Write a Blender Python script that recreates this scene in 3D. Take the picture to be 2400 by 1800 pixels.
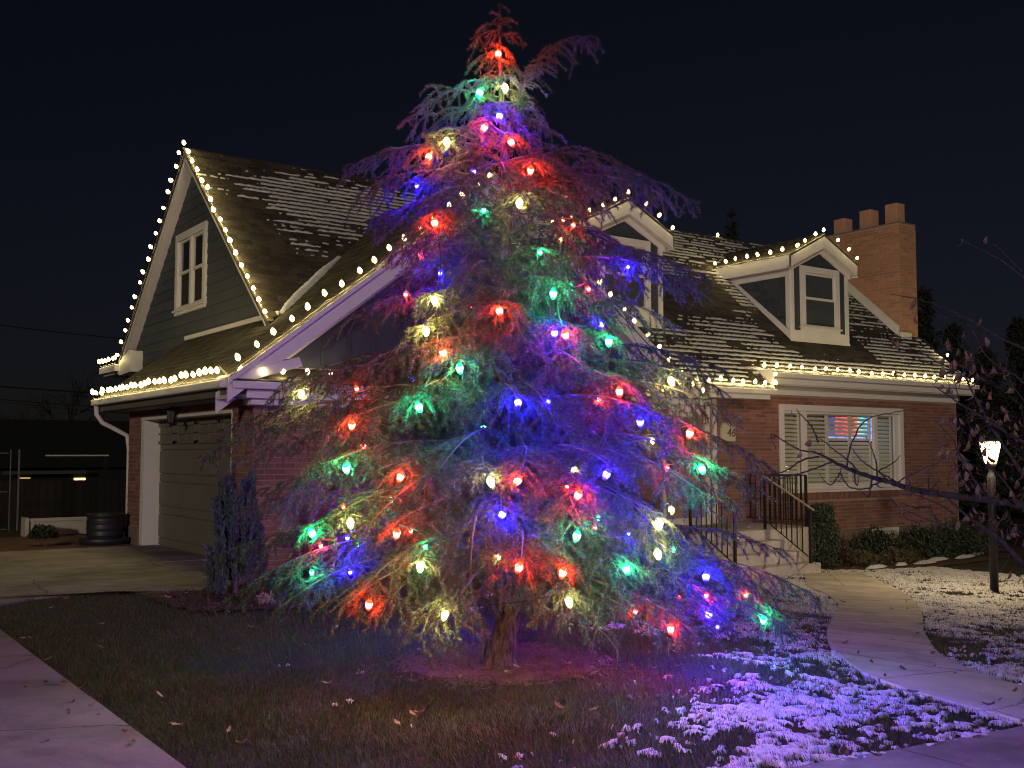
import bpy, math, random
import numpy as np
random.seed(7); rng = np.random.default_rng(7)
for o in list(bpy.data.objects): bpy.data.objects.remove(o, do_unlink=True)
S = bpy.context.scene
COL = S.collection
R = math.radians

# ------------------------------------------------------------------ camera, sky, moonlight / street glow
FPX, YAW, PITCH, HC = 2475.0, 54.734, 3.745, 1.55        # focal length in photo pixels, bearing, tilt, eye height
cam = bpy.data.cameras.new('camera'); camo = bpy.data.objects.new('camera', cam); COL.objects.link(camo)
camo.location = (0, 0, HC); camo.rotation_euler = (R(90 + PITCH), 0, R(-(90 - YAW)))
cam.sensor_width = 36; cam.lens = 36 * FPX / 2400; cam.clip_end = 2000; cam.clip_start = .05
S.camera = camo

SUN_EL, SUN_AZ = 9.0, -58.0                              # light travels towards +X, a little towards +Y
W = bpy.data.worlds.new('World'); S.world = W; W.use_nodes = True
nt = W.node_tree; bg = nt.nodes['Background']
sky = nt.nodes.new('ShaderNodeTexSky'); sky.sky_type = 'NISHITA'; sky.sun_disc = False
sky.sun_elevation = R(SUN_EL); sky.sun_rotation = R(180 + 58 + 0); sky.air_density = 1.0; sky.dust_density = .6; sky.ozone_density = 3.0
hs = nt.nodes.new('ShaderNodeHueSaturation'); hs.inputs['Saturation'].default_value = .8
mxs = nt.nodes.new('ShaderNodeMix'); mxs.data_type = 'RGBA'; mxs.blend_type = 'MULTIPLY'; mxs.inputs[0].default_value = 1; mxs.inputs[7].default_value = (1.05, .86, 1.08, 1)
nt.links.new(sky.outputs[0], hs.inputs['Color']); nt.links.new(hs.outputs[0], mxs.inputs[6]); nt.links.new(mxs.outputs[2], bg.inputs[0])
bg.inputs[1].default_value = .0022

sun = bpy.data.lights.new('moon_and_street_glow', 'SUN'); suno = bpy.data.objects.new('moon_and_street_glow', sun); COL.objects.link(suno)
sun.energy = .72; sun.angle = R(3.0); sun.color = (1, .86, .68)
_az = R(47)                                                # direction of travel measured from +X towards +Y
_d = (math.cos(R(SUN_EL)) * math.cos(_az), math.cos(R(SUN_EL)) * math.sin(_az), -math.sin(R(SUN_EL)))
from mathutils import Vector, Matrix
suno.rotation_euler = Vector(_d).to_track_quat('-Z', 'Y').to_euler()

S.view_settings.view_transform = 'Standard'; S.view_settings.look = 'None'
S.view_settings.exposure = 0; S.view_settings.gamma = 1; S.view_settings.use_curve_mapping = False
S.render.engine = 'CYCLES'
cy = S.cycles
cy.use_denoising = True; cy.denoising_prefilter = 'ACCURATE'; cy.filter_width = 1.15; cy.sample_clamp_indirect = 1.5; cy.sample_clamp_direct = 12; cy.use_light_tree = True
cy.max_bounces = 6; cy.diffuse_bounces = 2; cy.glossy_bounces = 3; cy.transmission_bounces = 4; cy.transparent_max_bounces = 8
cy.caustics_reflective = False; cy.caustics_refractive = False

BULB_TREE = 26.0; BULB_WHITE = 3.0                          # watts of light per bulb

# ------------------------------------------------------------------ sight lines of the survey (photo pixel -> place)
_y = R(YAW); _p = R(PITCH)
FW = np.array([math.cos(_y), math.sin(_y), 0]); RT = np.array([math.sin(_y), -math.cos(_y), 0])
F3 = FW * math.cos(_p) + np.array([0, 0, math.sin(_p)]); UP = np.cross(RT, F3); C0 = np.array([0, 0, HC])
def ray(x, y): return F3 + RT * (x - 1200) / FPX - UP * (y - 900) / FPX
def onX(x, y, X): d = ray(x, y); return C0 + d * (X / d[0])
def onY(x, y, Y): d = ray(x, y); return C0 + d * (Y / d[1])
def atd(x, y, dep): d = ray(x, y); return C0 + d * (dep / (d @ FW))
def proj(P):
    P = np.asarray(P, float) - C0; z = P @ F3
    return 1200 + FPX * (P @ RT) / z, 900 - FPX * (P @ UP) / z, z
def gz(X, Y):
    X = np.asarray(X, float); t = np.clip((X - 5.5) / 8.5, 0, 1); t = t * t * (3 - 2 * t)
    return -.5 * t - .02 * np.clip(X - 14, 0, 10)
def ong(x, y):
    z = 0.; d = ray(x, y)
    for i in range(60):
        P = C0 + d * (z - HC) / d[2]; z = .5 * z + .5 * float(gz(P[0], P[1]))
    return P

# ------------------------------------------------------------------ noise
def _h(ix, iy, s):
    n = (ix.astype(np.int64) * 374761393 + iy.astype(np.int64) * 668265263 + s * 1442695041) & 0x7fffffff
    n = ((n ^ (n >> 13)) * 1274126177) & 0x7fffffff
    return ((n ^ (n >> 16)) & 0xffff) / 65535.0
def vn(x, y, s=0):
    x = np.asarray(x, float); y = np.asarray(y, float); ix = np.floor(x); iy = np.floor(y); fx = x - ix; fy = y - iy
    fx = fx * fx * (3 - 2 * fx); fy = fy * fy * (3 - 2 * fy)
    a = _h(ix, iy, s); b = _h(ix + 1, iy, s); c = _h(ix, iy + 1, s); d = _h(ix + 1, iy + 1, s)
    return (a * (1 - fx) + b * fx) * (1 - fy) + (c * (1 - fx) + d * fx) * fy
def fbm(x, y, s=0, o=4):
    r = 0; a = .5; t = 0
    for k in range(o): r = r + a * vn(x * 2 ** k, y * 2 ** k, s + k * 17); t += a; a *= .5
    return r / t
def inpoly(x, y, poly):
    c = np.zeros(np.shape(x), bool); n = len(poly); j = n - 1
    for i in range(n):
        xi, yi = poly[i]; xj, yj = poly[j]
        m = ((yi > y) != (yj > y)) & (x < (xj - xi) * (y - yi) / ((yj - yi) + 1e-12) + xi); c ^= m; j = i
    return c

# ------------------------------------------------------------------ materials
MATS = {}
def nodes(name):
    m = bpy.data.materials.new(name); m.use_nodes = True; t = m.node_tree; return m, t, t.nodes['Principled BSDF']
def surf(name, c1, c2=None, scale=6., rough=.8, bump=.0, bscale=None, vary=0., spec=.3, metal=0., stretch=None, detail=6., grain=0., trans=0., stain=0.):
    if name in MATS: return MATS[name]
    m, t, b = nodes(name); c2 = c2 or c1
    tc = t.nodes.new('ShaderNodeTexCoord'); mp = t.nodes.new('ShaderNodeMapping'); t.links.new(tc.outputs['Object'], mp.inputs[0])
    if stretch: mp.inputs['Scale'].default_value = stretch
    oi = t.nodes.new('ShaderNodeObjectInfo'); va = t.nodes.new('ShaderNodeVectorMath'); va.operation = 'ADD'
    t.links.new(mp.outputs[0], va.inputs[0]); t.links.new(oi.outputs['Random'], va.inputs[1])
    n = t.nodes.new('ShaderNodeTexNoise'); n.inputs['Scale'].default_value = scale; n.inputs['Detail'].default_value = detail; n.inputs['Roughness'].default_value = .65
    t.links.new(va.outputs[0], n.inputs['Vector'])
    rm = t.nodes.new('ShaderNodeMapRange'); rm.inputs[1].default_value = .3; rm.inputs[2].default_value = .7; t.links.new(n.outputs[0], rm.inputs[0])
    mx = t.nodes.new('ShaderNodeMix'); mx.data_type = 'RGBA'; mx.inputs[6].default_value = (*c1, 1); mx.inputs[7].default_value = (*c2, 1)
    t.links.new(rm.outputs[0], mx.inputs[0]); out = mx.outputs[2]
    if vary > 0:
        g = t.nodes.new('ShaderNodeNewGeometry'); ad = t.nodes.new('ShaderNodeMath'); ad.operation = 'ADD'
        t.links.new(g.outputs['Random Per Island'], ad.inputs[0]); t.links.new(oi.outputs['Random'], ad.inputs[1])
        fr = t.nodes.new('ShaderNodeMath'); fr.operation = 'FRACT'; t.links.new(ad.outputs[0], fr.inputs[0])
        mr = t.nodes.new('ShaderNodeMapRange'); mr.inputs[3].default_value = 1 - vary; mr.inputs[4].default_value = 1 + vary; t.links.new(fr.outputs[0], mr.inputs[0])
        h = t.nodes.new('ShaderNodeHueSaturation'); t.links.new(out, h.inputs['Color']); t.links.new(mr.outputs[0], h.inputs['Value']); out = h.outputs[0]
    if grain > 0:
        n2 = t.nodes.new('ShaderNodeTexNoise'); n2.inputs['Scale'].default_value = 180; n2.inputs['Detail'].default_value = 2; t.links.new(va.outputs[0], n2.inputs['Vector'])
        mr2 = t.nodes.new('ShaderNodeMapRange'); mr2.inputs[1].default_value = .3; mr2.inputs[2].default_value = .7; mr2.inputs[3].default_value = 1 - grain; mr2.inputs[4].default_value = 1 + grain
        t.links.new(n2.outputs[0], mr2.inputs[0])
        h2 = t.nodes.new('ShaderNodeHueSaturation'); t.links.new(out, h2.inputs['Color']); t.links.new(mr2.outputs[0], h2.inputs['Value']); out = h2.outputs[0]
    if stain > 0:
        n3 = t.nodes.new('ShaderNodeTexNoise'); n3.inputs['Scale'].default_value = .9; n3.inputs['Detail'].default_value = 9; n3.inputs['Roughness'].default_value = .72; n3.inputs['Distortion'].default_value = .6; t.links.new(tc.outputs['Object'], n3.inputs['Vector'])
        m3 = t.nodes.new('ShaderNodeMapRange'); m3.inputs[1].default_value = .46; m3.inputs[2].default_value = .60; m3.inputs[3].default_value = 1; m3.inputs[4].default_value = 1 - stain; t.links.new(n3.outputs[0], m3.inputs[0])
        vo = t.nodes.new('ShaderNodeTexVoronoi'); vo.feature = 'DISTANCE_TO_EDGE'; vo.inputs['Scale'].default_value = .42; va3 = t.nodes.new('ShaderNodeVectorMath'); va3.operation = 'ADD'; sc3 = t.nodes.new('ShaderNodeVectorMath'); sc3.operation = 'SCALE'; sc3.inputs[3].default_value = .35; t.links.new(n3.outputs['Color'], sc3.inputs[0]); t.links.new(tc.outputs['Object'], va3.inputs[0]); t.links.new(sc3.outputs[0], va3.inputs[1]); t.links.new(va3.outputs[0], vo.inputs['Vector'])
        m4 = t.nodes.new('ShaderNodeMapRange'); m4.inputs[1].default_value = .001; m4.inputs[2].default_value = .006; m4.inputs[3].default_value = .45; m4.inputs[4].default_value = 1; t.links.new(vo.outputs['Distance'], m4.inputs[0])
        mm3 = t.nodes.new('ShaderNodeMath'); mm3.operation = 'MULTIPLY'; t.links.new(m3.outputs[0], mm3.inputs[0]); t.links.new(m4.outputs[0], mm3.inputs[1])
        h3 = t.nodes.new('ShaderNodeHueSaturation'); t.links.new(out, h3.inputs['Color']); t.links.new(mm3.outputs[0], h3.inputs['Value']); out = h3.outputs[0]
    t.links.new(out, b.inputs['Base Color'])
    b.inputs['Roughness'].default_value = rough; b.inputs['Specular IOR Level'].default_value = spec; b.inputs['Metallic'].default_value = metal
    if bump > 0:
        nb = t.nodes.new('ShaderNodeTexNoise'); nb.inputs['Scale'].default_value = bscale or scale * 4; nb.inputs['Detail'].default_value = 5; t.links.new(va.outputs[0], nb.inputs['Vector'])
        bp = t.nodes.new('ShaderNodeBump'); bp.inputs['Strength'].default_value = bump; bp.inputs['Distance'].default_value = .01
        t.links.new(nb.outputs[0], bp.inputs['Height']); t.links.new(bp.outputs[0], b.inputs['Normal'])
    if trans > 0:
        tr = t.nodes.new('ShaderNodeBsdfTranslucent'); t.links.new(out, tr.inputs[0]); ms = t.nodes.new('ShaderNodeMixShader'); ms.inputs[0].default_value = trans
        t.links.new(b.outputs[0], ms.inputs[1]); t.links.new(tr.outputs[0], ms.inputs[2]); t.links.new(ms.outputs[0], t.nodes['Material Output'].inputs[0])
    MATS[name] = m; return m
def glow(name, col, st, belly=0):
    if name in MATS: return MATS[name]
    m, t, b = nodes(name); b.inputs['Base Color'].default_value = (*[min(1, c * .8) for c in col], 1); b.inputs['Roughness'].default_value = .25
    b.inputs['Emission Color'].default_value = (*col, 1); b.inputs['Emission Strength'].default_value = st
    if belly: m.cycles.emission_sampling = 'NONE'
    if belly:                                                # a lamp glows strongest at its belly, less at cap and tip
        tc = t.nodes.new('ShaderNodeTexCoord'); sx = t.nodes.new('ShaderNodeSeparateXYZ'); t.links.new(tc.outputs['Object'], sx.inputs[0])
        cr = t.nodes.new('ShaderNodeFloatCurve'); mr = t.nodes.new('ShaderNodeMapRange'); mr.inputs[1].default_value = 0; mr.inputs[2].default_value = belly; t.links.new(sx.outputs[2], mr.inputs[0]); t.links.new(mr.outputs[0], cr.inputs[1])
        cv = cr.mapping.curves[0]; cv.points[0].location = (0, .02); cv.points[1].location = (1, .10); cv.points.new(.14, .25); cv.points.new(.38, 1.0); cv.points.new(.64, .9); cv.points.new(.86, .35); cr.mapping.update()
        ml_ = t.nodes.new('ShaderNodeMath'); ml_.operation = 'MULTIPLY'; ml_.inputs[1].default_value = st; t.links.new(cr.outputs[0], ml_.inputs[0]); t.links.new(ml_.outputs[0], b.inputs['Emission Strength'])
        pw_ = t.nodes.new('ShaderNodeMath'); pw_.operation = 'POWER'; pw_.inputs[1].default_value = 2.5; t.links.new(cr.outputs[0], pw_.inputs[0]); px_ = t.nodes.new('ShaderNodeMath'); px_.operation = 'MULTIPLY'; px_.inputs[1].default_value = .22; t.links.new(pw_.outputs[0], px_.inputs[0])
        mc = t.nodes.new('ShaderNodeMix'); mc.data_type = 'RGBA'; t.links.new(px_.outputs[0], mc.inputs[0]); mc.inputs[6].default_value = (*col, 1); mc.inputs[7].default_value = (1, .95, .85, 1); t.links.new(mc.outputs[2], b.inputs['Emission Color'])
    MATS[name] = m; return m
def glassmat(name='window_glass', tint=(.94, .97, .95)):
    if name in MATS: return MATS[name]
    m = bpy.data.materials.new(name); m.use_nodes = True; t = m.node_tree; t.nodes.clear()
    o = t.nodes.new('ShaderNodeOutputMaterial'); tr = t.nodes.new('ShaderNodeBsdfTransparent'); tr.inputs[0].default_value = (*tint, 1)
    gl = t.nodes.new('ShaderNodeBsdfGlossy'); gl.inputs['Roughness'].default_value = .015; gl.inputs[0].default_value = (1, 1, 1, 1)
    lw = t.nodes.new('ShaderNodeLayerWeight'); lw.inputs[0].default_value = .5; pw = t.nodes.new('ShaderNodeMath'); pw.operation = 'POWER'; pw.inputs[1].default_value = 4; t.links.new(lw.outputs['Facing'], pw.inputs[0])
    ad = t.nodes.new('ShaderNodeMath'); ad.operation = 'MULTIPLY_ADD'; ad.inputs[1].default_value = .85; ad.inputs[2].default_value = .07; t.links.new(pw.outputs[0], ad.inputs[0])
    mx = t.nodes.new('ShaderNodeMixShader'); t.links.new(ad.outputs[0], mx.inputs[0]); t.links.new(tr.outputs[0], mx.inputs[1]); t.links.new(gl.outputs[0], mx.inputs[2]); t.links.new(mx.outputs[0], o.inputs[0])
    MATS[name] = m; return m

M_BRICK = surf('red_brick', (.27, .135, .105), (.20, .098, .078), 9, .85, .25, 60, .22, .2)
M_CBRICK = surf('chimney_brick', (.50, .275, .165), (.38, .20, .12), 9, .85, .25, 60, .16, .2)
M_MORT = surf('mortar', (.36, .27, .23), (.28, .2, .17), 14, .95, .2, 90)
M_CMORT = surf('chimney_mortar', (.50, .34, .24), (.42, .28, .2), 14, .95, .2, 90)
M_CONC = surf('pale_concrete', (.37, .345, .31), (.235, .22, .20), 1.9, .9, .25, 90, .05, .2, grain=.10, stain=.34)
M_CONC2 = surf('sidewalk_concrete', (.27, .25, .24), (.17, .158, .152), 1.7, .9, .25, 90, .05, .2, grain=.12, stain=.34)
M_PATH = surf('path_concrete', (.56, .52, .47), (.40, .37, .335), 2.1, .9, .3, 60, .06, .2, grain=.14, stain=.30, stretch=(1.4, .8, 1))
M_FOUND = surf('foundation_concrete', (.23, .16, .13), (.17, .12, .10), 2.5, .9, .3, 40)
M_WHITE = surf('white_trim_paint', (.74, .71, .66), (.66, .63, .58), 2.2, .55, .06, 30)
M_SLATE = surf('slate_blue_siding', (.052, .061, .078), (.040, .047, .062), 3, .7, .12, 40, .10)
M_GSIDE = surf('grey_blue_lap_siding', (.078, .090, .100), (.060, .070, .080), 2.5, .7, .12, 30, .10)
M_DOOR = surf('garage_door_paint', (.17, .155, .13), (.145, .132, .11), 1.5, .6, .06, 30)
M_SHING = surf('roof_shingle', (.070, .062, .055), (.036, .033, .030), 26, .95, .5, 220, .38, .15, grain=.35)
M_DECK = surf('roof_deck', (.03, .026, .022), None, 5, .95)
M_SNOW = surf('snow', (.66, .66, .69), (.50, .51, .55), 18, .75, .5, 60, 0, .25)
M_FLUE = surf('clay_flue', (.56, .32, .20), (.48, .26, .16), 5, .85, .2, 40)
M_CAPST = surf('chimney_cap_stone', (.20, .21, .18), (.13, .14, .12), 7, .9, .3, 40)
M_IRON = surf('black_iron', (.012, .012, .013), (.02, .018, .017), 20, .5, .1, 80, 0, .4)
M_RAILTOP = surf('worn_rail_top', (.34, .31, .25), (.22, .2, .16), 9, .45, .1, 60)
M_SHUT = surf('louvre_shutter', (.80, .77, .66), (.74, .71, .60), 3, .55)
M_DARK = surf('dark_room', (.022, .026, .026), None, 3, .9)
M_BARK = surf('cedar_bark', (.165, .12, .10), (.013, .010, .009), 15, .95, 1.0, 30, 0, .1, stretch=(3.0, 3.0, .75))
M_TWIG = surf('cedar_twig', (.11, .09, .075), (.075, .06, .052), 15, .85)
M_NEEDLE = surf('cedar_needles', (.074, .088, .060), (.046, .057, .043), 2.2, .65, 0, None, .38, .35, trans=.07)
M_CORD = surf('dark_cord', (.012, .018, .013), None, 3, .5)
M_WCORD = surf('pale_cord', (.45, .43, .36), None, 3, .5)
M_SOCK = surf('bulb_socket', (.02, .035, .022), None, 3, .4)
M_GRASS = surf('lawn_grass', (.068, .086, .036), (.098, .092, .050), 1.6, .8, 0, None, .45, .25, trans=.12)
M_GROUND = surf('lawn_soil', (.034, .036, .019), (.022, .021, .014), 2.3, .95, .6, 50)
M_MULCH = surf('bark_mulch', (.085, .045, .034), (.045, .026, .021), 20, .95, .8, 60)
M_STRAW = surf('fallen_needle_litter', (.20, .115, .085), (.12, .07, .055), 30, .95, .6, 120, .3)
M_LEAF = surf('dry_leaf', (.24, .165, .095), (.14, .092, .055), 20, .7, .2, 60, .35, .25, trans=.2)
M_PLEAF = surf('pale_fallen_leaf', (.42, .30, .21), (.28, .19, .12), 20, .75, .2, 60, .35, .25)
M_MAG = surf('tree_bark_grey', (.07, .06, .055), (.035, .03, .028), 14, .9, .4, 50)
M_JUN = surf('blue_juniper_foliage', (.10, .125, .125), (.06, .08, .08), 6, .8, 0, None, .4)
M_HEDGE = surf('dark_hedge_leaf', (.035, .05, .026), (.022, .032, .018), 6, .6, 0, None, .45, .4)
M_BG = surf('far_dark_wall', (.012, .011, .010), (.009, .009, .009), 2, .95)
M_BGTREE = surf('far_tree', (.022, .024, .020), (.014, .016, .014), 4, .95, 0, None, .4)
M_PAVER = surf('brick_paver', (.13, .075, .05), (.09, .05, .036), 9, .9, .3, 40, .25)
M_PLASTIC = surf('black_plastic', (.022, .024, .028), (.016, .017, .02), 4, .45, .05, 20, 0, .5)
M_GLASS = glassmat()

# ------------------------------------------------------------------ mesh building
WO = {}
def worg(o): return WO.get(o.name, np.zeros(3)) if o else np.zeros(3)
def tag(o, label=None, cat=None, group=None, kind=None):
    if label: o['label'] = label
    if cat: o['category'] = cat
    if group: o['group'] = group
    if kind: o['kind'] = kind
    return o
def thing(name, loc, label, cat, group=None):
    o = bpy.data.objects.new(name, None); COL.objects.link(o); o.location = loc; o.empty_display_size = .1
    WO[o.name] = np.array(loc, float); return tag(o, label, cat, group)
def link(name, me, parent=None, org=(0, 0, 0), kind=None):
    o = bpy.data.objects.new(name, me); COL.objects.link(o); org = np.array(org, float)
    if parent: o.parent = parent
    o.location = org - worg(parent); WO[o.name] = org
    if kind: o['kind'] = kind
    return o
def np_mesh(name, V, Fa, n, mat, smooth=False):
    me = bpy.data.meshes.new(name); V = np.ascontiguousarray(V, np.float32); Fa = np.ascontiguousarray(Fa, np.int32)
    me.vertices.add(len(V)); me.vertices.foreach_set('co', V.ravel()); me.loops.add(Fa.size); me.loops.foreach_set('vertex_index', Fa.ravel())
    k = len(Fa); me.polygons.add(k); me.polygons.foreach_set('loop_start', np.arange(0, k * n, n, dtype=np.int32)); me.polygons.foreach_set('loop_total', np.full(k, n, np.int32))
    if smooth: me.polygons.foreach_set('use_smooth', np.ones(k, bool))
    me.materials.append(mat); me.update(calc_edges=True); return me
IDM = lambda a, b, c: (a, b, c)
class MB:
    def __init__(s): s.v = []; s.f = []
    def add(s, vs, fs):
        k = len(s.v); s.v += [tuple(map(float, p)) for p in vs]; s.f += [tuple(i + k for i in f) for f in fs]; return s
    def box(s, x0, x1, y0, y1, z0, z1, M=IDM):
        P = [M(x, y, z) for z in (z0, z1) for x, y in ((x0, y0), (x1, y0), (x1, y1), (x0, y1))]
        return s.add(P, [(0, 3, 2, 1), (4, 5, 6, 7), (0, 1, 5, 4), (1, 2, 6, 5), (2, 3, 7, 6), (3, 0, 4, 7)])
    def beam(s, a, b, w, h, up=(0, 0, 1)):
        a = np.array(a, float); b = np.array(b, float); d = b - a; d /= np.linalg.norm(d) + 1e-9; u = np.array(up, float)
        x = np.cross(d, u); x /= np.linalg.norm(x) + 1e-9; u = np.cross(x, d)
        P = [p + x * sx * w / 2 + u * sy * h / 2 for p in (a, b) for sx, sy in ((-1, -1), (1, -1), (1, 1), (-1, 1))]
        return s.add(P, [(0, 3, 2, 1), (4, 5, 6, 7), (0, 1, 5, 4), (1, 2, 6, 5), (2, 3, 7, 6), (3, 0, 4, 7)])
    def prism(s, poly, off):
        n = len(poly); off = np.array(off, float); P = [np.array(p, float) for p in poly]; Q = [p + off for p in P]
        return s.add(P + Q, [tuple(range(n - 1, -1, -1)), tuple(range(n, 2 * n))] + [(i, (i + 1) % n, n + (i + 1) % n, n + i) for i in range(n)])
    def tube(s, pts, rad, sides=6, cap=True):
        pts = [np.array(p, float) for p in pts]; n = len(pts); k = len(s.v); rad = rad if hasattr(rad, '__len__') else [rad] * n
        X = None
        for i, p in enumerate(pts):
            d = pts[min(i + 1, n - 1)] - pts[max(i - 1, 0)]; d /= np.linalg.norm(d) + 1e-9
            if X is None: X = np.cross(d, (.3, .9, .2) if abs(d[2]) > .8 else (0, 0, 1.))
            X = X - d * (X @ d); X /= np.linalg.norm(X) + 1e-9; Y = np.cross(d, X)
            for j in range(sides):
                a = 2 * math.pi * j / sides; s.v.append(tuple(p + rad[i] * (X * math.cos(a) + Y * math.sin(a))))
        for i in range(n - 1):
            for j in range(sides):
                a = k + i * sides + j; b = k + i * sides + (j + 1) % sides; s.f.append((a, b, b + sides, a + sides))
        if cap: s.f.append(tuple(k + j for j in range(sides - 1, -1, -1))); s.f.append(tuple(k + (n - 1) * sides + j for j in range(sides)))
        return s
    def lathe(s, c, prof, sides=12, M=None):
        k = len(s.v); c = np.array(c, float)
        for r, z in prof:
            for j in range(sides):
                a = 2 * math.pi * j / sides; p = np.array((r * math.cos(a), r * math.sin(a), z)); s.v.append(tuple(c + (M @ p if M is not None else p)))
        for i in range(len(prof) - 1):
            for j in range(sides):
                a = k + i * sides + j; b = k + i * sides + (j + 1) % sides; s.f.append((a, b, b + sides, a + sides))
        return s
    def mesh(s, name, mat, org=(0, 0, 0), smooth=False):
        me = bpy.data.meshes.new(name); o = np.array(org, float); me.from_pydata([tuple(np.array(v) - o) for v in s.v], [], s.f)
        if smooth: me.polygons.foreach_set('use_smooth', np.ones(len(me.polygons), bool))
        me.materials.append(mat); me.update(); return me
    def build(s, name, mat, parent=None, org=None, smooth=False, kind=None, bev=0):
        org = worg(parent) if org is None and parent else (np.zeros(3) if org is None else np.array(org, float))
        o = link(name, s.mesh(name, mat, org, smooth), parent, org, kind)
        if bev:
            m = o.modifiers.new('bevel', 'BEVEL'); m.width = bev; m.segments = 2; m.limit_method = 'ANGLE'
        return o
def facY(y0): return lambda u, d, z: (u, y0 - d, z)       # a face looking towards -Y
def facX(x0): return lambda u, d, z: (x0 - d, u, z)       # a face looking towards -X

# ------------------------------------------------------------------ ground, paths
def ground_sheet():
    xs = np.r_[-400, -150, -60, -30, -15, np.linspace(-8, 26, 120), 30, 40, 60, 120, 250, 500]; ys = np.r_[-400, -150, -60, -20, -8, np.linspace(-3, 30, 80), 40, 60, 90, 150, 300, 600]
    X, Y = np.meshgrid(xs, ys); near = (X > 1) & (X < 20) & (Y > 2) & (Y < 14)
    Z = gz(X, Y) + near * (.02 * (fbm(X * 1.3, Y * 1.3, 5) - .5)) - .012
    V = np.c_[X.ravel(), Y.ravel(), Z.ravel()]; nx = len(xs); i, j = np.meshgrid(np.arange(len(ys) - 1), np.arange(nx - 1), indexing='ij'); a = (i * nx + j).ravel()
    link('ground', np_mesh('ground', V, np.c_[a, a + 1, a + nx + 1, a + nx], 4, M_GROUND, True), kind='structure')
ground_sheet()

PATH_L = [(14.6, 12.0), (13.05, 10.68), (12.3, 9.7), (11.07, 8.56), (8.85, 6.96), (7.95, 6.30), (7.28, 5.73), (6.70, 5.12), (6.37, 4.71), (6.2, 4.35), (6.1, 4.0), (6.04, 3.71), (5.97, 3.36)]
PATH_R = [(15.6, 11.6), (14.75, 10.62), (14.03, 9.79), (13.13, 8.92), (12.1, 8.10), (10.9, 7.27), (9.5, 6.34), (8.34, 5.48), (7.73, 4.99), (7.37, 4.55), (7.13, 4.21), (6.98, 3.89), (6.94, 3.36)]
def resample(poly, n):
    P = np.array(poly); d = np.r_[0, np.cumsum(np.linalg.norm(np.diff(P, axis=0), axis=1))]; t = np.linspace(0, d[-1], n)
    return np.c_[np.interp(t, d, P[:, 0]), np.interp(t, d, P[:, 1])]
def smooth2(P, k=3):
    for _ in range(k): P = np.r_[P[:1], (P[:-2] + 2 * P[1:-1] + P[2:]) / 4, P[-1:]]
    return P
PL = smooth2(resample(PATH_L, 81)); PR = smooth2(resample(PATH_R, 81)); PATH_POLY = [tuple(p) for p in PL] + [tuple(p) for p in PR[::-1]]
def slab(mb, top, th=.10):                                   # closed slab with an uneven outline following the ground
    n = len(top); top = [np.array(p, float) for p in top]; bot = [p - np.array((0, 0, th)) for p in top]; c = sum(top) / n
    vs = top + bot + [c]; fs = [(i, (i + 1) % n, 2 * n) for i in range(n)] + [(i, n + i, n + (i + 1) % n, (i + 1) % n) for i in range(n)]
    return mb.add(vs, fs)
def strip_slab(L, Rr, lift, name, parent, mat):
    mb = MB(); n = len(L); nx = 5; g = []
    for i in range(n):
        for j in range(nx):
            p = L[i] * (1 - j / (nx - 1)) + Rr[i] * j / (nx - 1); g.append((p[0], p[1], float(gz(*p)) + lift))
    k = len(g); b = [(x, y, z - .09) for x, y, z in g]; f = []
    for i in range(n - 1):
        for j in range(nx - 1): a = i * nx + j; f.append((a, a + 1, a + nx + 1, a + nx))
    for i in range(n - 1):
        for a, c in ((i * nx, (i + 1) * nx), ((i + 1) * nx + nx - 1, i * nx + nx - 1)): f.append((a, c, c + k, a + k))
    for r0 in (0, (n - 1) * nx):
        for j in range(nx - 1): f.append((r0 + j, r0 + j + 1, r0 + j + 1 + k, r0 + j + k))
    mb.add(g + b, f); return mb.build(name, mat, parent)
path = bpy.data.objects.new('path', None); COL.objects.link(path); path['kind'] = 'structure'
cuts = [0, 9, 17, 25, 33, 41, 49, 57, 65, 72, 80]
for a, b in zip(cuts[:-1], cuts[1:]):
    t = np.linspace(a + .09, b - .09, 9); idx = np.arange(81)
    L = np.c_[np.interp(t, idx, PL[:, 0]), np.interp(t, idx, PL[:, 1])]; Rr = np.c_[np.interp(t, idx, PR[:, 0]), np.interp(t, idx, PR[:, 1])]
    strip_slab(L, Rr, .022 + random.uniform(-.003, .003), 'slab', path, M_PATH)
sw = bpy.data.objects.new('sidewalk', None); COL.objects.link(sw); sw['kind'] = 'structure'
yy = -4.0
for ya, yb in ((-6, -2.6), (-2.6, 0.9), (.9, 4.2), (4.2, 7.1), (7.1, 9.4), (9.4, 11.35)):      # walk that runs up past the lawn on the left
    MB().box(-2.4, 1.74 + random.uniform(-.01, .01), ya + .012, yb - .012, -.08, .018 + random.uniform(-.003, .003)).build('slab', M_CONC2, sw, bev=.006)
for xa, xb in ((1.76, 3.3), (3.3, 4.9), (4.9, 6.6), (6.6, 8.3), (8.3, 10.1), (10.1, 12)):
    mb = MB(); L = np.c_[np.linspace(xa + .012, xb - .012, 5), np.full(5, 1.6)]; Rr = np.c_[np.linspace(xa + .012, xb - .012, 5), np.interp(np.linspace(xa, xb, 5), [1.7, 4.2, 5, 5.9, 7, 12], [3.62, 3.54, 3.41, 3.30, 3.32, 3.4])]
    strip_slab(Rr, L, .012 + random.uniform(-.003, .003), 'slab', sw, M_CONC2)
dr = bpy.data.objects.new('driveway', None); COL.objects.link(dr); dr['kind'] = 'structure'
DE = [(-7, 11.4), (1.74, 11.4), (2.03, 11.94), (2.35, 12.2), (2.8, 12.3), (3.28, 12.26), (3.7, 11.95), (4.1, 11.85), (4.6, 12.0), (5.2, 12.6)]
slab(MB(), [(x, y, .012) for x, y in DE] + [(5.2, 15.13, .012), (-7, 15.13, .012)]).build('slab', M_CONC, dr)
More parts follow.
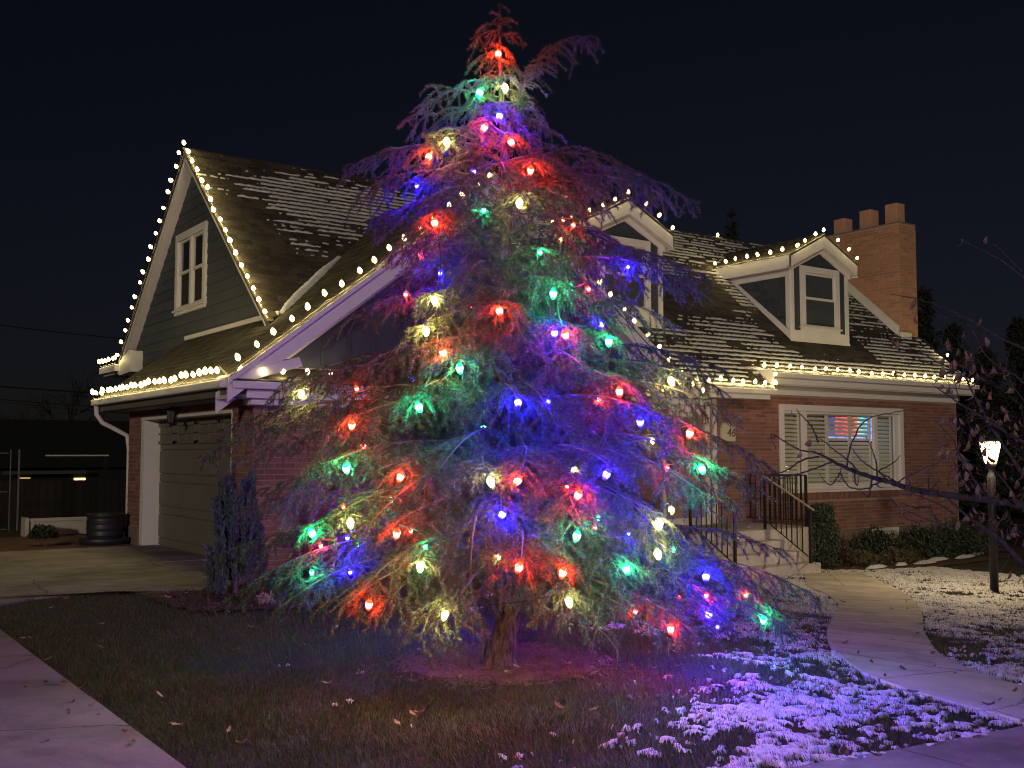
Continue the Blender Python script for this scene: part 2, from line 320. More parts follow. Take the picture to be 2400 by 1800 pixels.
slab(MB(), [(-7, 15.16, .014), (5.45, 15.16, .014), (5.45, 18.1, .014), (4.95, 18.15, .014), (-7, 18.15, .014)]).build('slab', M_CONC, dr)
pv = bpy.data.objects.new('paver_strip', None); COL.objects.link(pv); pv['kind'] = 'structure'
pm = MB().box(-.095, .095, -.045, .045, -.03, .012).mesh('brick', M_PAVER); cnt = 0
mb = MB()
for i in range(26):
    for j in range(30):
        x = 1.2 + i * .2 + (j % 2) * .1; y = 18.22 + j * .1
        if x > 5.0: continue
        if j < 12 and x > 2.6 and cnt < 140: link('paver', pm, pv, (x, y, random.uniform(-.004, .004))); cnt += 1
        else: mb.box(x - .095, x + .095, y - .045, y + .045, -.03, .012)
mb.build('paver_rows', M_PAVER, pv, kind='stuff')

# mulch bed by the garage corner and litter under the cedar
def blob(cx, cy, rx, ry, rot, n=40, seed=1):
    out = []
    for i in range(n):
        a = 2 * math.pi * i / n; r = 1 + .14 * (float(fbm(math.cos(a) * 1.5 + 9, math.sin(a) * 1.5 + 4, seed)) - .5) * 2
        x = rx * r * math.cos(a); y = ry * r * math.sin(a); out.append((cx + x * math.cos(rot) - y * math.sin(rot), cy + x * math.sin(rot) + y * math.cos(rot)))
    return out
RING = blob(4.50, 6.50, .82, .66, R(-35), seed=4)
BED = [(3.45, 11.82), (3.42, 10.7), (3.55, 10.22), (4.1, 10.0), (4.8, 9.75), (6.2, 9.75), (8, 10.1), (10.5, 11.0), (12.2, 12.0), (13, 12.6), (13, 13.2), (5.2, 13.2), (5.2, 12.6), (4.6, 11.95)]
def fill_poly(name, poly, lift, mat, kind, res=.06, amp=.03):
    P = np.array(poly); x0, y0 = P.min(0); x1, y1 = P.max(0); xs = np.arange(x0, x1 + res, res); ys = np.arange(y0, y1 + res, res)
    X, Y = np.meshgrid(xs, ys); Z = gz(X, Y) + lift + amp * (fbm(X * 7, Y * 7, 3) - .5); nx = len(xs)
    i, j = np.meshgrid(np.arange(len(ys) - 1), np.arange(nx - 1), indexing='ij'); a = (i * nx + j).ravel(); ok = inpoly(X[:-1, :-1].ravel() + res / 2, Y[:-1, :-1].ravel() + res / 2, poly)
    a = a[ok]; return link(name, np_mesh(name, np.c_[X.ravel(), Y.ravel(), Z.ravel()], np.c_[a, a + 1, a + nx + 1, a + nx], 4, mat, True), kind=kind)
fill_poly('mulch_bed', BED, .012, M_MULCH, 'structure')
BED2 = [(15.4, 12.4), (16.4, 11.9), (18, 11.7), (20, 12.0), (24, 12.8), (25, 14.4), (15.4, 14.4)]
fill_poly('shrub_bed', BED2, .01, M_MULCH, 'structure')
RING_IN = [(4.50 + (x - 4.50) * .86, 6.50 + (y - 6.50) * .86) for x, y in RING]; RING_OUT = [(4.50 + (x - 4.50) * 1.28, 6.50 + (y - 6.50) * 1.28) for x, y in RING]
fill_poly('needle_litter', RING_IN, -.004, M_STRAW, 'stuff', .03, .03)

def chips(name, poly, n, mat, lmin, lmax, wmin, wmax, flat=.5, lift=.02, seed=1, fade=None):     # loose bits lying in a bed
    r = np.random.default_rng(seed); P = np.array(poly); x0, y0 = P.min(0); x1, y1 = P.max(0); X = r.uniform(x0, x1, n * 2); Y = r.uniform(y0, y1, n * 2); k = inpoly(X, Y, poly); X = X[k][:n]; Y = Y[k][:n]
    if fade is not None: q = np.hypot(X - fade[0], Y - fade[1]) / fade[2]; k = r.random(len(X)) > np.clip((q - .75) / .45, 0, .97); X = X[k]; Y = Y[k]
    n = len(X)
    a = r.uniform(0, 6.28, n); t = r.normal(0, flat, n); L = r.uniform(lmin, lmax, n); w = r.uniform(wmin, wmax, n)
    d = np.c_[np.cos(a) * np.cos(t), np.sin(a) * np.cos(t), np.abs(np.sin(t))] * L[:, None] / 2; s = np.c_[-np.sin(a), np.cos(a), r.normal(0, .3, n)] * w[:, None] / 2
    c = np.c_[X, Y, gz(X, Y) + lift + r.uniform(0, .012, n)]
    V = np.stack([c - d - s, c + d - s, c + d + s, c - d + s], 1).reshape(-1, 3); link(name, np_mesh(name, V, np.arange(4 * n).reshape(-1, 4), 4, mat), kind='stuff')
chips('mulch_chips', BED, 9000, surf('mulch_chip', (.13, .075, .055), (.06, .035, .03), 20, .95, 0, None, .5), .02, .07, .006, .018)
chips('needle_straw', RING_OUT, 26000, surf('needle_straw', (.26, .15, .11), (.16, .09, .07), 20, .95, 0, None, .4), .03, .07, .002, .004, .25, .012, 5, (4.5, 6.5, .72))

# ------------------------------------------------------------------ the house
house = thing('house', (9, 14, 0), 'red brick house with steep snow-dusted roofs, two dormers and white light strings along its eaves', 'house')
RZ, RY, RS = 6.89, 18.33, .88                               # main ridge height, ridge line, slope
def roofz(Y): return RZ - RS * (RY - Y)
WX0, WZ0, WS = 4.72, 2.50, .76                              # wing roof: left eave, its height, slope
WCX = 8.82; WZR = WZ0 + WS * (WCX - WX0); WX1 = 2 * WCX - WX0
bm_brick = {}
def brick_mesh(w, h, mat, t=.035):
    k = (round(w, 3), round(h, 3), mat.name)
    if k not in bm_brick:
        mb = MB(); e = .003
        mb.add([(-w / 2, -t / 2, -h / 2), (w / 2, -t / 2, -h / 2), (w / 2, -t / 2, h / 2), (-w / 2, -t / 2, h / 2), (-w / 2 - e, t / 2, -h / 2 - e), (w / 2 + e, t / 2, -h / 2 - e), (w / 2 + e, t / 2, h / 2 + e), (-w / 2 - e, t / 2, h / 2 + e)],
               [(0, 1, 2, 3), (0, 4, 5, 1), (1, 5, 6, 2), (2, 6, 7, 3), (3, 7, 4, 0)]); bm_brick[k] = mb.mesh('brick', mat)
    return bm_brick[k]
def brickwork(parent, M, u0, u1, z0, z1, mat, holes=(), single=None, limit=0, bl=.285, bh=.064, jm=.011, seed=1, poly=None):
    rr = random.Random(seed); V = []; Fa = []; n = 0; row = 0; z = z0
    T = M(0, 0, 0); rot = M(1, 0, 0)[1] != T[1]
    while z + bh <= z1 + .001:
        u = u0 - (bl / 2 if row % 2 else 0)
        while u < u1 - .01:
            a = max(u, u0); b = min(u + bl, u1); uc = (a + b) / 2; zc = z + bh / 2; u += bl + jm
            if b - a < .05: continue
            segs = [(a, b)]
            for (hu0, hu1, hz0, hz1) in holes:
                if hz0 < zc < hz1:
                    ns = []
                    for (p, q) in segs:
                        if q <= hu0 or p >= hu1: ns.append((p, q)); continue
                        if p < hu0 - .04: ns.append((p, hu0))
                        if q > hu1 + .04: ns.append((hu1, q))
                    segs = ns
            for (p, q) in segs:
                uc = (p + q) / 2
                if poly is not None and not inpoly(np.array([uc]), np.array([zc]), poly)[0]: continue
                dd = .004 + rr.uniform(0, .003)
                if single and n < limit and single(uc, zc):
                    c = np.array(M(uc, dd - .0175, zc)); o = link('brick', brick_mesh(q - p, bh, mat), parent, c); n += 1
                    if rot: o.rotation_euler = (0, 0, R(-90))
                else:
                    k = len(V); e = .003
                    V += [M(p, dd, z), M(q, dd, z), M(q, dd, z + bh), M(p, dd, z + bh), M(p - e, dd - .03, z - e), M(q + e, dd - .03, z - e), M(q + e, dd - .03, z + bh + e), M(p - e, dd - .03, z + bh + e)]
                    Fa += [(k, k + 1, k + 2, k + 3), (k, k + 4, k + 5, k + 1), (k + 1, k + 5, k + 6, k + 2), (k + 2, k + 6, k + 7, k + 3), (k + 3, k + 7, k + 4, k)]
        z += bh + jm; row += 1
    if V: MB().add(V, Fa).build('brickwork', mat, parent, kind='stuff')
    return n
WY = 13.23; FY = 14.45                                       # wing front wall, main front wall
GX = 5.22
# wing front wall
w = MB().box(GX, 12.50, WY, WY + .2, -.6, 2.75).build('wall', M_MORT, house)
left = 300
left -= brickwork(w, facY(WY), GX + .003, 12.48, -.45, 2.38, M_BRICK, (), lambda u, z: u < 7.1 and .25 < z < 2.36, 150, seed=1)
# garage side wall: piers left and right of the door, lintel
w = MB().box(GX, GX + .28, WY + .2, 14.0, -.1, 2.42).box(GX, GX + .28, 18.25, 19.0, -.1, 2.42).box(GX, GX + .28, 14.0, 18.25, 2.14, 2.42).box(GX + .28, 12.3, 18.8, 19.0, -.1, 2.42).build('wall', M_MORT, house)
brickwork(w, facX(GX), WY + .003, 14.0, .02, 2.4, M_BRICK, seed=2); brickwork(w, facX(GX), 18.25, 19.0, .32, 2.4, M_BRICK, seed=3); brickwork(w, facX(GX), 14.0, 18.25, 2.16, 2.4, M_BRICK, seed=4)
MB().box(GX - .03, GX + .3, 18.27, 19.02, -.05, .30).build('foundation', M_FOUND, house, bev=.01)
# main front wall with the picture window, front door and the basement window
PW = (16.88, 21.05, .73, 2.55); BWN = (19.78, 20.72, -.52, -.12); DOOR = (13.55, 14.85, .19, 2.45)
w = MB().box(12.4, 23.2, FY, FY + .2, -.08, .73).box(12.4, 16.88, FY, FY + .2, .73, 2.9).box(21.05, 23.2, FY, FY + .2, .73, 2.9).box(16.88, 21.05, FY, FY + .2, 2.55, 2.9).box(23.0, 23.2, FY + .2, 16.5, -.08, 2.9).build('wall', M_MORT, house)
brickwork(w, facY(FY), 12.5, 23.2, -.06, 2.74, M_BRICK, (PW, DOOR, (16.8, 21.13, .56, .74)), lambda u, z: (14.97 < u < 16.85 and z > .35) or (17.2 < u < 19.6 and .2 < z < .56), left, seed=6)
mb = MB(); u = 16.80                                         # row of bricks on end under the sill
while u < 21.1: mb.box(u, u + .064, FY - .014, FY + .02, .575, .725); u += .075
mb.build('sill_bricks', M_BRICK, house, kind='stuff')
f = MB().box(12.5, 19.74, FY - .05, FY + .2, -1.0, -.085).box(20.76, 23.24, FY - .05, FY + .2, -1.0, -.085).box(19.74, 20.76, FY - .05, FY + .2, -1.0, -.54).build('foundation', M_FOUND, house, bev=.012)

def win_sub(win, M, name, mat, boxes, bev=.004):
    mb = MB()
    for b in boxes: mb.box(*b, M=M)
    return mb.build(name, mat, win, bev=bev)
def casing(M, u0, u1, z0, z1, w, d, name='window', sill=.0):
    mb = MB().box(u0, u0 + w, -.06, d, z0, z1, M).box(u1 - w, u1, -.06, d, z0, z1, M).box(u0 + w, u1 - w, -.06, d, z1 - w, z1, M).box(u0 + w, u1 - w, -.06, d, z0, z0 + w, M)
    if sill: mb.box(u0 - .03, u1 + .03, -.02, d + .035, z0 + w * .45, z0 + w * .45 + .035, M)
    return mb
slat_cache = {}
def louvres(win, M, u0, u1, z0, z1, d, pitch=.062, tilt=35, xaxis=True, group=None):
    w = u1 - u0; k = (round(w, 3), xaxis)
    if k not in slat_cache:
        mb = MB(); a = R(tilt); h = pitch * .56; t = .005
        P = [(s, q * h * math.cos(a) * .8, q * h * math.sin(a)) for s in (-w / 2, w / 2) for q in (-1, 1)]
        vs = [(x, y, z) for x, y, z in P] + [(x, y + t, z + t) for x, y, z in P]
        mb.add(vs, [(0, 1, 3, 2), (4, 6, 7, 5), (0, 4, 5, 1), (2, 3, 7, 6), (0, 2, 6, 4), (1, 5, 7, 3)]); slat_cache[k] = mb.mesh('slat', M_SHUT)
    z = z0 + pitch / 2
    while z < z1:
        o = link('slat', slat_cache[k], win, M((u0 + u1) / 2, d, z))
        if not xaxis: o.rotation_euler = (0, 0, R(-90))
        z += pitch
# picture window
M = facY(FY); u0, u1, z0, z1 = PW
pw = casing(M, u0, u1, z0, z1, .13, .045, sill=.02).build('window', M_WHITE, house, bev=.004)
a0, a1 = u0 + .13, u1 - .13; b0, b1 = z0 + .13, z1 - .13
m1 = a0 + .60; m2 = a1 - .92
win_sub(pw, M, 'mullion', M_WHITE, [(m1, m1 + .13, -.05, .02, b0, b1)]); win_sub(pw, M, 'mullion', M_WHITE, [(m2, m2 + .13, -.05, .02, b0, b1)])
win_sub(pw, M, 'sash', M_WHITE, [(a0, m1, -.045, .0, b0, b0 + .05), (a0, m1, -.045, .0, b1 - .05, b1), (m1 + .13, m2, -.045, 0, b0, b0 + .05), (m1 + .13, m2, -.045, 0, b1 - .05, b1), (m2 + .13, a1, -.045, 0, b0, b0 + .05), (m2 + .13, a1, -.045, 0, b1 - .05, b1), (a1 - .16, a1, -.045, 0, b0 + .05, b1 - .05)])
for p, q in ((a0, m1), (m1 + .13, m2), (m2 + .13, a1 - .16)): MB().add([M(p, -.03, b0 + .05), M(q, -.03, b0 + .05), M(q, -.03, b1 - .05), M(p, -.03, b1 - .05)], [(0, 1, 2, 3)]).build('pane', M_GLASS, pw)
for p, q, st in ((a0, m1, [0, 1]), (m1 + .13, m2, [0, .34, .68, 1]), (m2 + .13, a1 - .16, [0, 1])):
    for s0, s1 in zip(st[:-1], st[1:]):
        c0 = p + (q - p) * s0; c1 = p + (q - p) * s1
        win_sub(pw, M, 'shutter_frame', M_SHUT, [(c0, c0 + .045, -.11, -.08, b0, b1), (c1 - .045, c1, -.11, -.08, b0, b1), (c0 + .045, c1 - .045, -.11, -.08, b1 - .07, b1), (c0 + .045, c1 - .045, -.11, -.08, b0, b0 + .07)], 0)
        louvres(pw, M, c0 + .047, c1 - .047, b0 + .08, b1 - .08, -.10, .086, 36)
win_sub(pw, M, 'room_wall', glow('glowing_room_wall', (1, .84, .5), .010), [(u0, u1, -.62, -.6, z0, z1)], 0)  # weak emission on the wall stands in for light in the room
win_sub(pw, M, 'reveal', M_SHUT, [(u0 + .1, u0 + .13, -.6, -.06, z0, z1), (u1 - .13, u1 - .1, -.6, -.06, z0, z1), (u0 + .13, u1 - .13, -.6, -.06, z0 + .1, z0 + .128), (u0 + .13, u1 - .13, -.6, -.06, z1 - .128, z1 - .1)], 0)
# small lit lamp between the louvres; glowing strip stands in for room light
MB().lathe(M(a0 + .42, -.28, 1.22), [(.0, -.10), (.035, -.10), (.05, .0), (.03, .06), (0, .06)], 10).build('lit_lamp_shade', glow('warm_lamp_glow', (1, .85, .35), 1.6), pw)
win_sub(pw, M, 'glow_strip', glow('dim_room_glow', (1, .85, .45), .45), [(a1 - .30, a1 - .22, -.4, -.38, b0, b0 + .75)], 0)
# television playing in the room behind the louvres
tv0, tv1 = onY(1936, 976, FY + .30), onY(2058, 1034, FY + .30)
tv = thing('television', ((tv0[0] + tv1[0]) / 2, FY + .30, 1.5), 'lit television glimpsed between the louvres of the picture window', 'television')
MB().box(tv0[0] - .04, tv1[0] + .04, FY + .31, FY + .35, tv1[2] - .04, tv0[2] + .04).build('case', M_PLASTIC, tv)
tvm = bpy.data.materials.new('television_picture'); tvm.use_nodes = True; t_ = tvm.node_tree; b_ = t_.nodes['Principled BSDF']; b_.inputs['Base Color'].default_value = (.01, .01, .01, 1)
gc = t_.nodes.new('ShaderNodeTexCoord'); sp = t_.nodes.new('ShaderNodeSeparateXYZ'); t_.links.new(gc.outputs['Generated'], sp.inputs[0]); rp = t_.nodes.new('ShaderNodeValToRGB'); rp.color_ramp.interpolation = 'CONSTANT'; t_.links.new(sp.outputs[0], rp.inputs[0])
el = rp.color_ramp.elements; el[0].color = (.06, .07, .35, 1); el[1].position = .17; el[1].color = (.9, .10, .13, 1)
for p_, c_ in ((.45, (.5, .08, .12)), (.52, (1, .2, .1)), (.60, (.15, .75, .85)), (.78, (.12, .16, .7)), (.86, (.2, .55, .9)), (.93, (.15, .12, .6))): e_ = el.new(p_); e_.color = (*c_, 1)
gt_ = t_.nodes.new('ShaderNodeMath'); gt_.operation = 'LESS_THAN'; gt_.inputs[1].default_value = .26; t_.links.new(sp.outputs[2], gt_.inputs[0]); mx_ = t_.nodes.new('ShaderNodeMix'); mx_.data_type = 'RGBA'; t_.links.new(gt_.outputs[0], mx_.inputs[0]); t_.links.new(rp.outputs[0], mx_.inputs[6]); mx_.inputs[7].default_value = (.30, .42, .95, 1)
ns_ = t_.nodes.new('ShaderNodeTexNoise'); ns_.inputs['Scale'].default_value = 7; t_.links.new(gc.outputs['Generated'], ns_.inputs['Vector']); mm_ = t_.nodes.new('ShaderNodeMapRange'); mm_.inputs[1].default_value = .35; mm_.inputs[2].default_value = .65; mm_.inputs[3].default_value = .5; mm_.inputs[4].default_value = 2.2; t_.links.new(ns_.outputs[0], mm_.inputs[0])
t_.links.new(mx_.outputs[2], b_.inputs['Emission Color']); t_.links.new(mm_.outputs[0], b_.inputs['Emission Strength'])
MB().box(tv0[0], tv1[0], FY + .30, FY + .308, tv1[2], tv0[2]).build('screen', tvm, tv)
# basement window
M = facY(FY - .03); u0, u1, z0, z1 = BWN
bw = casing(M, u0 - .04, u1 + .04, z0 - .02, z1 + .03, .07, .03).build('window', M_WHITE, house, bev=.003)
win_sub(bw, M, 'mullion', M_WHITE, [((u0 + u1) / 2 - .03, (u0 + u1) / 2 + .03, -.05, .01, z0 + .05, z1 - .04)])
MB().add([M(u0, -.03, z0 + .05), M(u1, -.03, z0 + .05), M(u1, -.03, z1 - .04), M(u0, -.03, z1 - .04)], [(0, 1, 2, 3)]).build('pane', M_GLASS, bw)
win_sub(bw, M, 'curtain', M_SHUT, [((u0 + u1) / 2 + .03, u1, -.12, -.10, z0, z1)], 0); win_sub(bw, M, 'room_wall', M_DARK, [(u0, u1, -.3, -.28, z0 - .1, z1 + .1)], 0)
# front door with its white surround
M = facY(FY); u0, u1, z0, z1 = DOOR
fd = casing(M, u0, u1, z0, z1, .14, .05).build('front_door', M_WHITE, house, bev=.004)
win_sub(fd, M, 'door_leaf', surf('door_paint', (.05, .06, .075), (.04, .05, .06), 4, .5), [(u0 + .14, u1 - .14, -.07, -.03, z0 + .05, z1 - .14)])
for k in range(3): win_sub(fd, M, 'panel', MATS['door_paint'], [(u0 + .24, u1 - .24, -.03, -.015, z0 + .2 + k * .66, z0 + .72 + k * .66)])
MB().lathe(M(u1 - .2, 0.02, 1.2), [(0, -.03), (.03, -.02), (.035, 0), (.03, .02), (0, .03)], 10).build('handle', M_RAILTOP, fd)

# roofs -------------------------------------------------------------
shing_left = [300]
unit_sh = {}
def shingle_mesh(w, e, t):
    k = round(w, 2)
    if k not in unit_sh:
        mb = MB(); mb.add([(-w / 2, 0, 0), (w / 2, 0, 0), (-w / 2, e * 1.2, 0), (w / 2, e * 1.2, 0), (-w / 2, 0, t), (w / 2, 0, t), (-w / 2, e * 1.2, .003), (w / 2, e * 1.2, .003)], [(4, 5, 7, 6), (0, 1, 5, 4), (0, 4, 6, 2), (1, 3, 7, 5)])
        unit_sh[k] = mb.mesh('shingle', M_SHING)
    return unit_sh[k]
def scan(poly, s):                                           # a-interval of a convex polygon at height s
    xs = []
    for i in range(len(poly)):
        (a0, s0), (a1, s1) = poly[i], poly[(i + 1) % len(poly)]
        if (s0 <= s < s1) or (s1 <= s < s0): xs.append(a0 + (a1 - a0) * (s - s0) / (s1 - s0))
    return (min(xs), max(xs)) if len(xs) >= 2 else None
def roof(name, polys, O, A, U, th=.05, e=.143, single=None, snow=None, seed=1, deck=True):
    """polys: convex outlines in (along, up-slope) metres; O origin, A along, U up-slope unit vectors."""
    O = np.array(O, float); A = np.array(A, float); U = np.array(U, float); Nn = np.cross(A, U); Nn /= np.linalg.norm(Nn)
    if Nn[2] < 0: Nn = -Nn
    rr = random.Random(seed); root = None; db = MB()
    for p in polys: db.prism([O + A * a + U * s - Nn * .004 for a, s in p], -Nn * th)
    root = db.build(name, M_DECK, house)
    V = []; Fa = []; SV = []; SF = []
    rot = Matrix(np.array([A, U, Nn]).T.tolist()).to_euler()
    for p in polys:
        smin = min(q[1] for q in p); smax = max(q[1] for q in p); k = int(math.floor(smin / e))
        while k * e < smax:
            s = k * e; iv = scan(p, max(smin + 1e-4, min(smax - 1e-4, s + e * .5)))
            if iv and iv[1] - iv[0] > .05:
                a = iv[0] - rr.uniform(0, .25)
                while a < iv[1]:
                    w = rr.choice((.16, .20, .24, .28, .33)); p0 = max(a, iv[0]); p1 = min(a + w - .006, iv[1]); a += w
                    if p1 - p0 < .03: continue
                    t = rr.choice((.008, .008, .013)); ds = rr.uniform(-.004, .004); ac = (p0 + p1) / 2; c = O + A * ac + U * (s + ds)
                    if single and shing_left[0] > 0 and abs(p1 - p0 - (w - .006)) < 1e-6 and single(c):
                        o = link('shingle', shingle_mesh(w - .006, e, t), root, c); o.rotation_euler = rot; shing_left[0] -= 1
                    else:
                        i = len(V); e2 = e * 1.2
                        V += [O + A * p0 + U * (s + ds), O + A * p1 + U * (s + ds), O + A * p0 + U * (s + ds) + Nn * t, O + A * p1 + U * (s + ds) + Nn * t, O + A * p0 + U * (s + e2) + Nn * .003, O + A * p1 + U * (s + e2) + Nn * .003]
                        Fa += [(i, i + 1, i + 3, i + 2), (i + 2, i + 3, i + 5, i + 4), (i, i + 2, i + 4), (i + 1, i + 5, i + 3)]
                if snow:                                      # snow caught behind each course, broken where it has melted
                    n = int((iv[1] - iv[0]) / .022); aa = np.linspace(iv[0], iv[1], n); cx = O + A * iv[0]
                    PX = O[0] + A[0] * aa + U[0] * s; PY = O[1] + A[1] * aa + U[1] * s
                    m = snow(PX, PY) + .62 * (fbm(aa * 1.5 + k * .7, np.full(n, k * .9), 11 + seed, 3) - .5) + .20 * (vn(aa * 13, np.full(n, k * 1.7), 31) - .5)
                    lo = s + .004 + .020 * vn(aa * 16, np.full(n, k * 2.9), 41) + .012 * vn(aa * 40, np.full(n, k * 3.3), 43); hi = lo + np.clip((m - .5) * .36, 0, .060) + .026 * (vn(aa * 22, np.full(n, k * 5.), 47) - .35)
                    m = m + .10 * (vn(aa * 38, np.full(n, k * 7.), 49) - .5); hi = np.maximum(hi, lo + .006)
                    on = m > .52; hgt = .014 + .010 * vn(aa * 19, np.full(n, k * 1.), 51)
                    for i in range(n - 1):
                        if on[i] and on[i + 1]:
                            b = len(SV)
                            for q in (i, i + 1):
                                B = O + A * aa[q]; SV.extend([B + U * lo[q] + Nn * .008, B + U * (lo[q] + .008) + Nn * (.010 + hgt[q]), B + U * (hi[q]) + Nn * (.010 + hgt[q] * .8), B + U * (hi[q] + .014) + Nn * .004])
                            SF += [(b, b + 4, b + 5, b + 1), (b + 1, b + 5, b + 6, b + 2), (b + 2, b + 6, b + 7, b + 3)]
            k += 1
    if V: MB().add(V, Fa).build('shingle_courses', M_SHING, root, kind='stuff')
    if SV: link('roof_snow', np_mesh('roof_snow', np.array(SV) - worg(root), np.array(SF), 4, surf('thin_roof_snow', (.52, .52, .52), (.36, .36, .37), 14, .8, .5, 60, 0, .25)), root, worg(root), 'stuff')
    return root
c42 = 1 / math.hypot(1, RS); UF = np.array((0, c42, RS * c42))
def su(Y): return (Y - 13.67) / c42                           # up-slope metres from the porch eave
def mainsnow(X, Y):
    d1 = np.maximum(np.abs(X - 13.22) - 1.15, 0); d2 = np.maximum(np.abs(X - 18.95) - 1.25, 0)
    r = .56 + .30 * (fbm(X * .9, Y * 1.1, 3, 3) - .5)
    left = X < 11.8
    up = (Y - 15.2) / 2.2
    rl = .10 + .62 * np.clip(up + .55 * (fbm(X * .8 + 3, Y * .9, 8, 3) - .5), 0, 1) - .35 * np.clip((Y - 17.75) / .5, 0, 1) - .28 * np.clip((7.3 - X) / 1.2, 0, 1)
    r = np.where(left, rl, r + .12 * np.clip((15.6 - Y) / 1.2, 0, 1) + .12 * np.clip((Y - 16.6) / 1., 0, 1))
    near = np.minimum(np.hypot(d1, np.maximum(np.abs(Y - 15.4) - .2, 0)), np.hypot(d2, np.maximum(np.abs(Y - 15.2) - .35, 0)))
    under = (np.abs(X - 19.1) < 1.2 + (15.2 - Y) * .2) & (Y < 15.2) & (Y > 14.5)
    r = r - np.where(left, 0, .55 * np.clip(1 - near / .32, 0, 1)) - np.where(under, .22, 0)
    r = r - .45 * np.clip(1 - np.abs(Y - 15.9 - (X - 15.2) * .12) / .55, 0, 1) * (X > 14.1) * (X < 17.4)
    return r
vY = lambda X: RY - (RZ - (WZ0 + WS * (X - WX0))) / RS        # valley between the wing roof and the main slope
polys = [[(5.86, su(vY(5.92))), (WCX, su(vY(WCX))), (WCX, su(RY)), (5.86, su(RY))],
         [(WCX, su(vY(WCX))), (WX1 - .02, su(13.67)), (15.86, 0), (15.86, su(RY)), (WCX, su(RY))],
         [(15.86, su(14.06)), (22.62, su(14.06)), (22.62, su(RY)), (15.86, su(RY))],
         [(22.62, su(14.06)), (23.45, su(14.06)), (23.3, su(15.5)), (22.62, su(15.5))]]
mainroof = roof('roof', polys, (0, 13.67, roofz(13.67)), (1, 0, 0), UF, single=lambda c: 5.9 < c[0] < 8.9 and c[1] < 16.6, snow=mainsnow, seed=2)
MB().prism([(5.86, RY, RZ - .03), (5.86, RY + 4.2, RZ - .03 - RS * 4.2), (5.86, RY + 4.2, RZ - .1 - RS * 4.2), (5.86, RY, RZ - .12)], (16.8, 0, 0)).build('rear_roof', M_SHING, house)
mb = MB(); x = 5.9                                            # ridge caps
while x < 22.5: mb.prism([(x, RY - .13, RZ - .09), (x, RY, RZ + .025), (x, RY + .13, RZ - .09), (x, RY, RZ - .03)], (.29, 0, 0)); x += .3
mb.build('ridge_caps', M_SHING, mainroof, kind='stuff')
cw = 1 / math.hypot(1, WS); UW = np.array((cw, 0, WS * cw)); sw_ = lambda X: (X - WX0) / cw
FRK = 12.74                                                   # front edge of the wing roof
wl = roof('wing_roof', [[(FRK, 0), (19.2, 0), (18.8, sw_(6.1)), (FRK, sw_(6.1))], [(FRK, sw_(6.1)), (vY(6.1), sw_(6.1)), (vY(WCX), sw_(WCX)), (FRK, sw_(WCX))]], (WX0, 0, WZ0), (0, 1, 0), UW, seed=5)
UW2 = np.array((-cw, 0, WS * cw))
roof('wing_roof', [[(FRK, 0), (13.75, 0), (vY(WCX), sw_(WCX)), (FRK, sw_(WCX))]], (WX1, 0, WZ0), (0, 1, 0), UW2, seed=6)
MB().add([(WX0, 19.2, WZ0), (6.1, 18.8, WZ0 + WS * 1.38), (6.1, 20.3, WZ0)], [(0, 1, 2)]).build('hip_roof', M_SHING, house)
# valley full of snow
mb = MB(); pts = []; rad = []
for i, X in enumerate(np.linspace(6.16, 7.75, 60)):
    Y = vY(X); z = roofz(Y); pts.append((X + random.uniform(-.012, .012), Y, z + .012)); rad.append((.075 + .02 * random.random()) * min(1, .55 + i * .05) * (1 - .55 * max(0, (i - 40) / 20)))
mb.tube(pts, rad, 8).build('valley_snow', M_SNOW, house, smooth=True, kind='stuff')

# tall left gable: lap siding, rakes, window, trim
gx = 6.10
def gz_half(Y): return RZ - .06 - RS * abs(Y - RY)
gab = MB().prism([(gx + .02, 13.7, 2.8), (gx + .02, 22.2, 2.8), (gx + .02, 22.2, gz_half(22.2)), (gx + .02, RY, RZ - .06), (gx + .02, 13.7, gz_half(13.7))], (.15, 0, 0)).build('gable_wall', M_DECK, house)
z = 2.75; GWIN = (17.67, 19.29, 4.05, 5.54)
while z < RZ - .25:
    h = .185; hw = (RZ - .10 - z) / RS; hw2 = max(.02, (RZ - .10 - z - h) / RS)
    spans = [(RY - hw, RY + hw, RY - hw2, RY + hw2)]
    if GWIN[2] - .02 < z + h / 2 < GWIN[3] + .02: spans = [(RY - hw, GWIN[0] + .03, RY - hw2, GWIN[0] + .03), (GWIN[1] - .03, RY + hw, GWIN[1] - .03, RY + hw2)]
    for a, b, a2, b2 in spans:
        a = max(a, 13.6); a2 = max(a2, 13.6); b = min(b, 22.2); b2 = min(b2, 22.2)
        MB().add([(gx - .016, a, z), (gx - .016, b, z), (gx - .001, b2, z + h + .01), (gx - .001, a2, z + h + .01), (gx + .02, a, z), (gx + .02, b, z)], [(0, 1, 2, 3), (0, 4, 5, 1)]).build('siding_board', M_GSIDE, gab)
    z += h
def rake(name, pa, pb, inward, w, t, mat=M_WHITE, parent=house):   # a sloping board: from pa to pb, width w down from the roof line
    pa = np.array(pa, float); pb = np.array(pb, float); dn = np.array((0, 0, -w)); tt = np.array(inward, float) * t
    return MB().prism([pa, pb, pb + dn, pa + dn], tt).build(name, mat, parent, bev=.004)
ex = 5.88
rake('rake_board', (ex, RY, RZ - .01), (ex, vY(6.0) - .02, roofz(vY(6.0)) - .01), (1, 0, 0), .17, .03)
rake('rake_board', (ex, RY, RZ - .01), (ex, 22.3, RZ - .01 - RS * 3.97), (1, 0, 0), .17, .03)
MB().prism([(ex + .03, RY, RZ - .15), (ex + .03, 14.6, roofz(14.6) - .15), (ex + .03, 14.6, roofz(14.6) - .17), (ex + .03, RY, RZ - .17)], (.2, 0, 0)).build('soffit', M_WHITE, house)
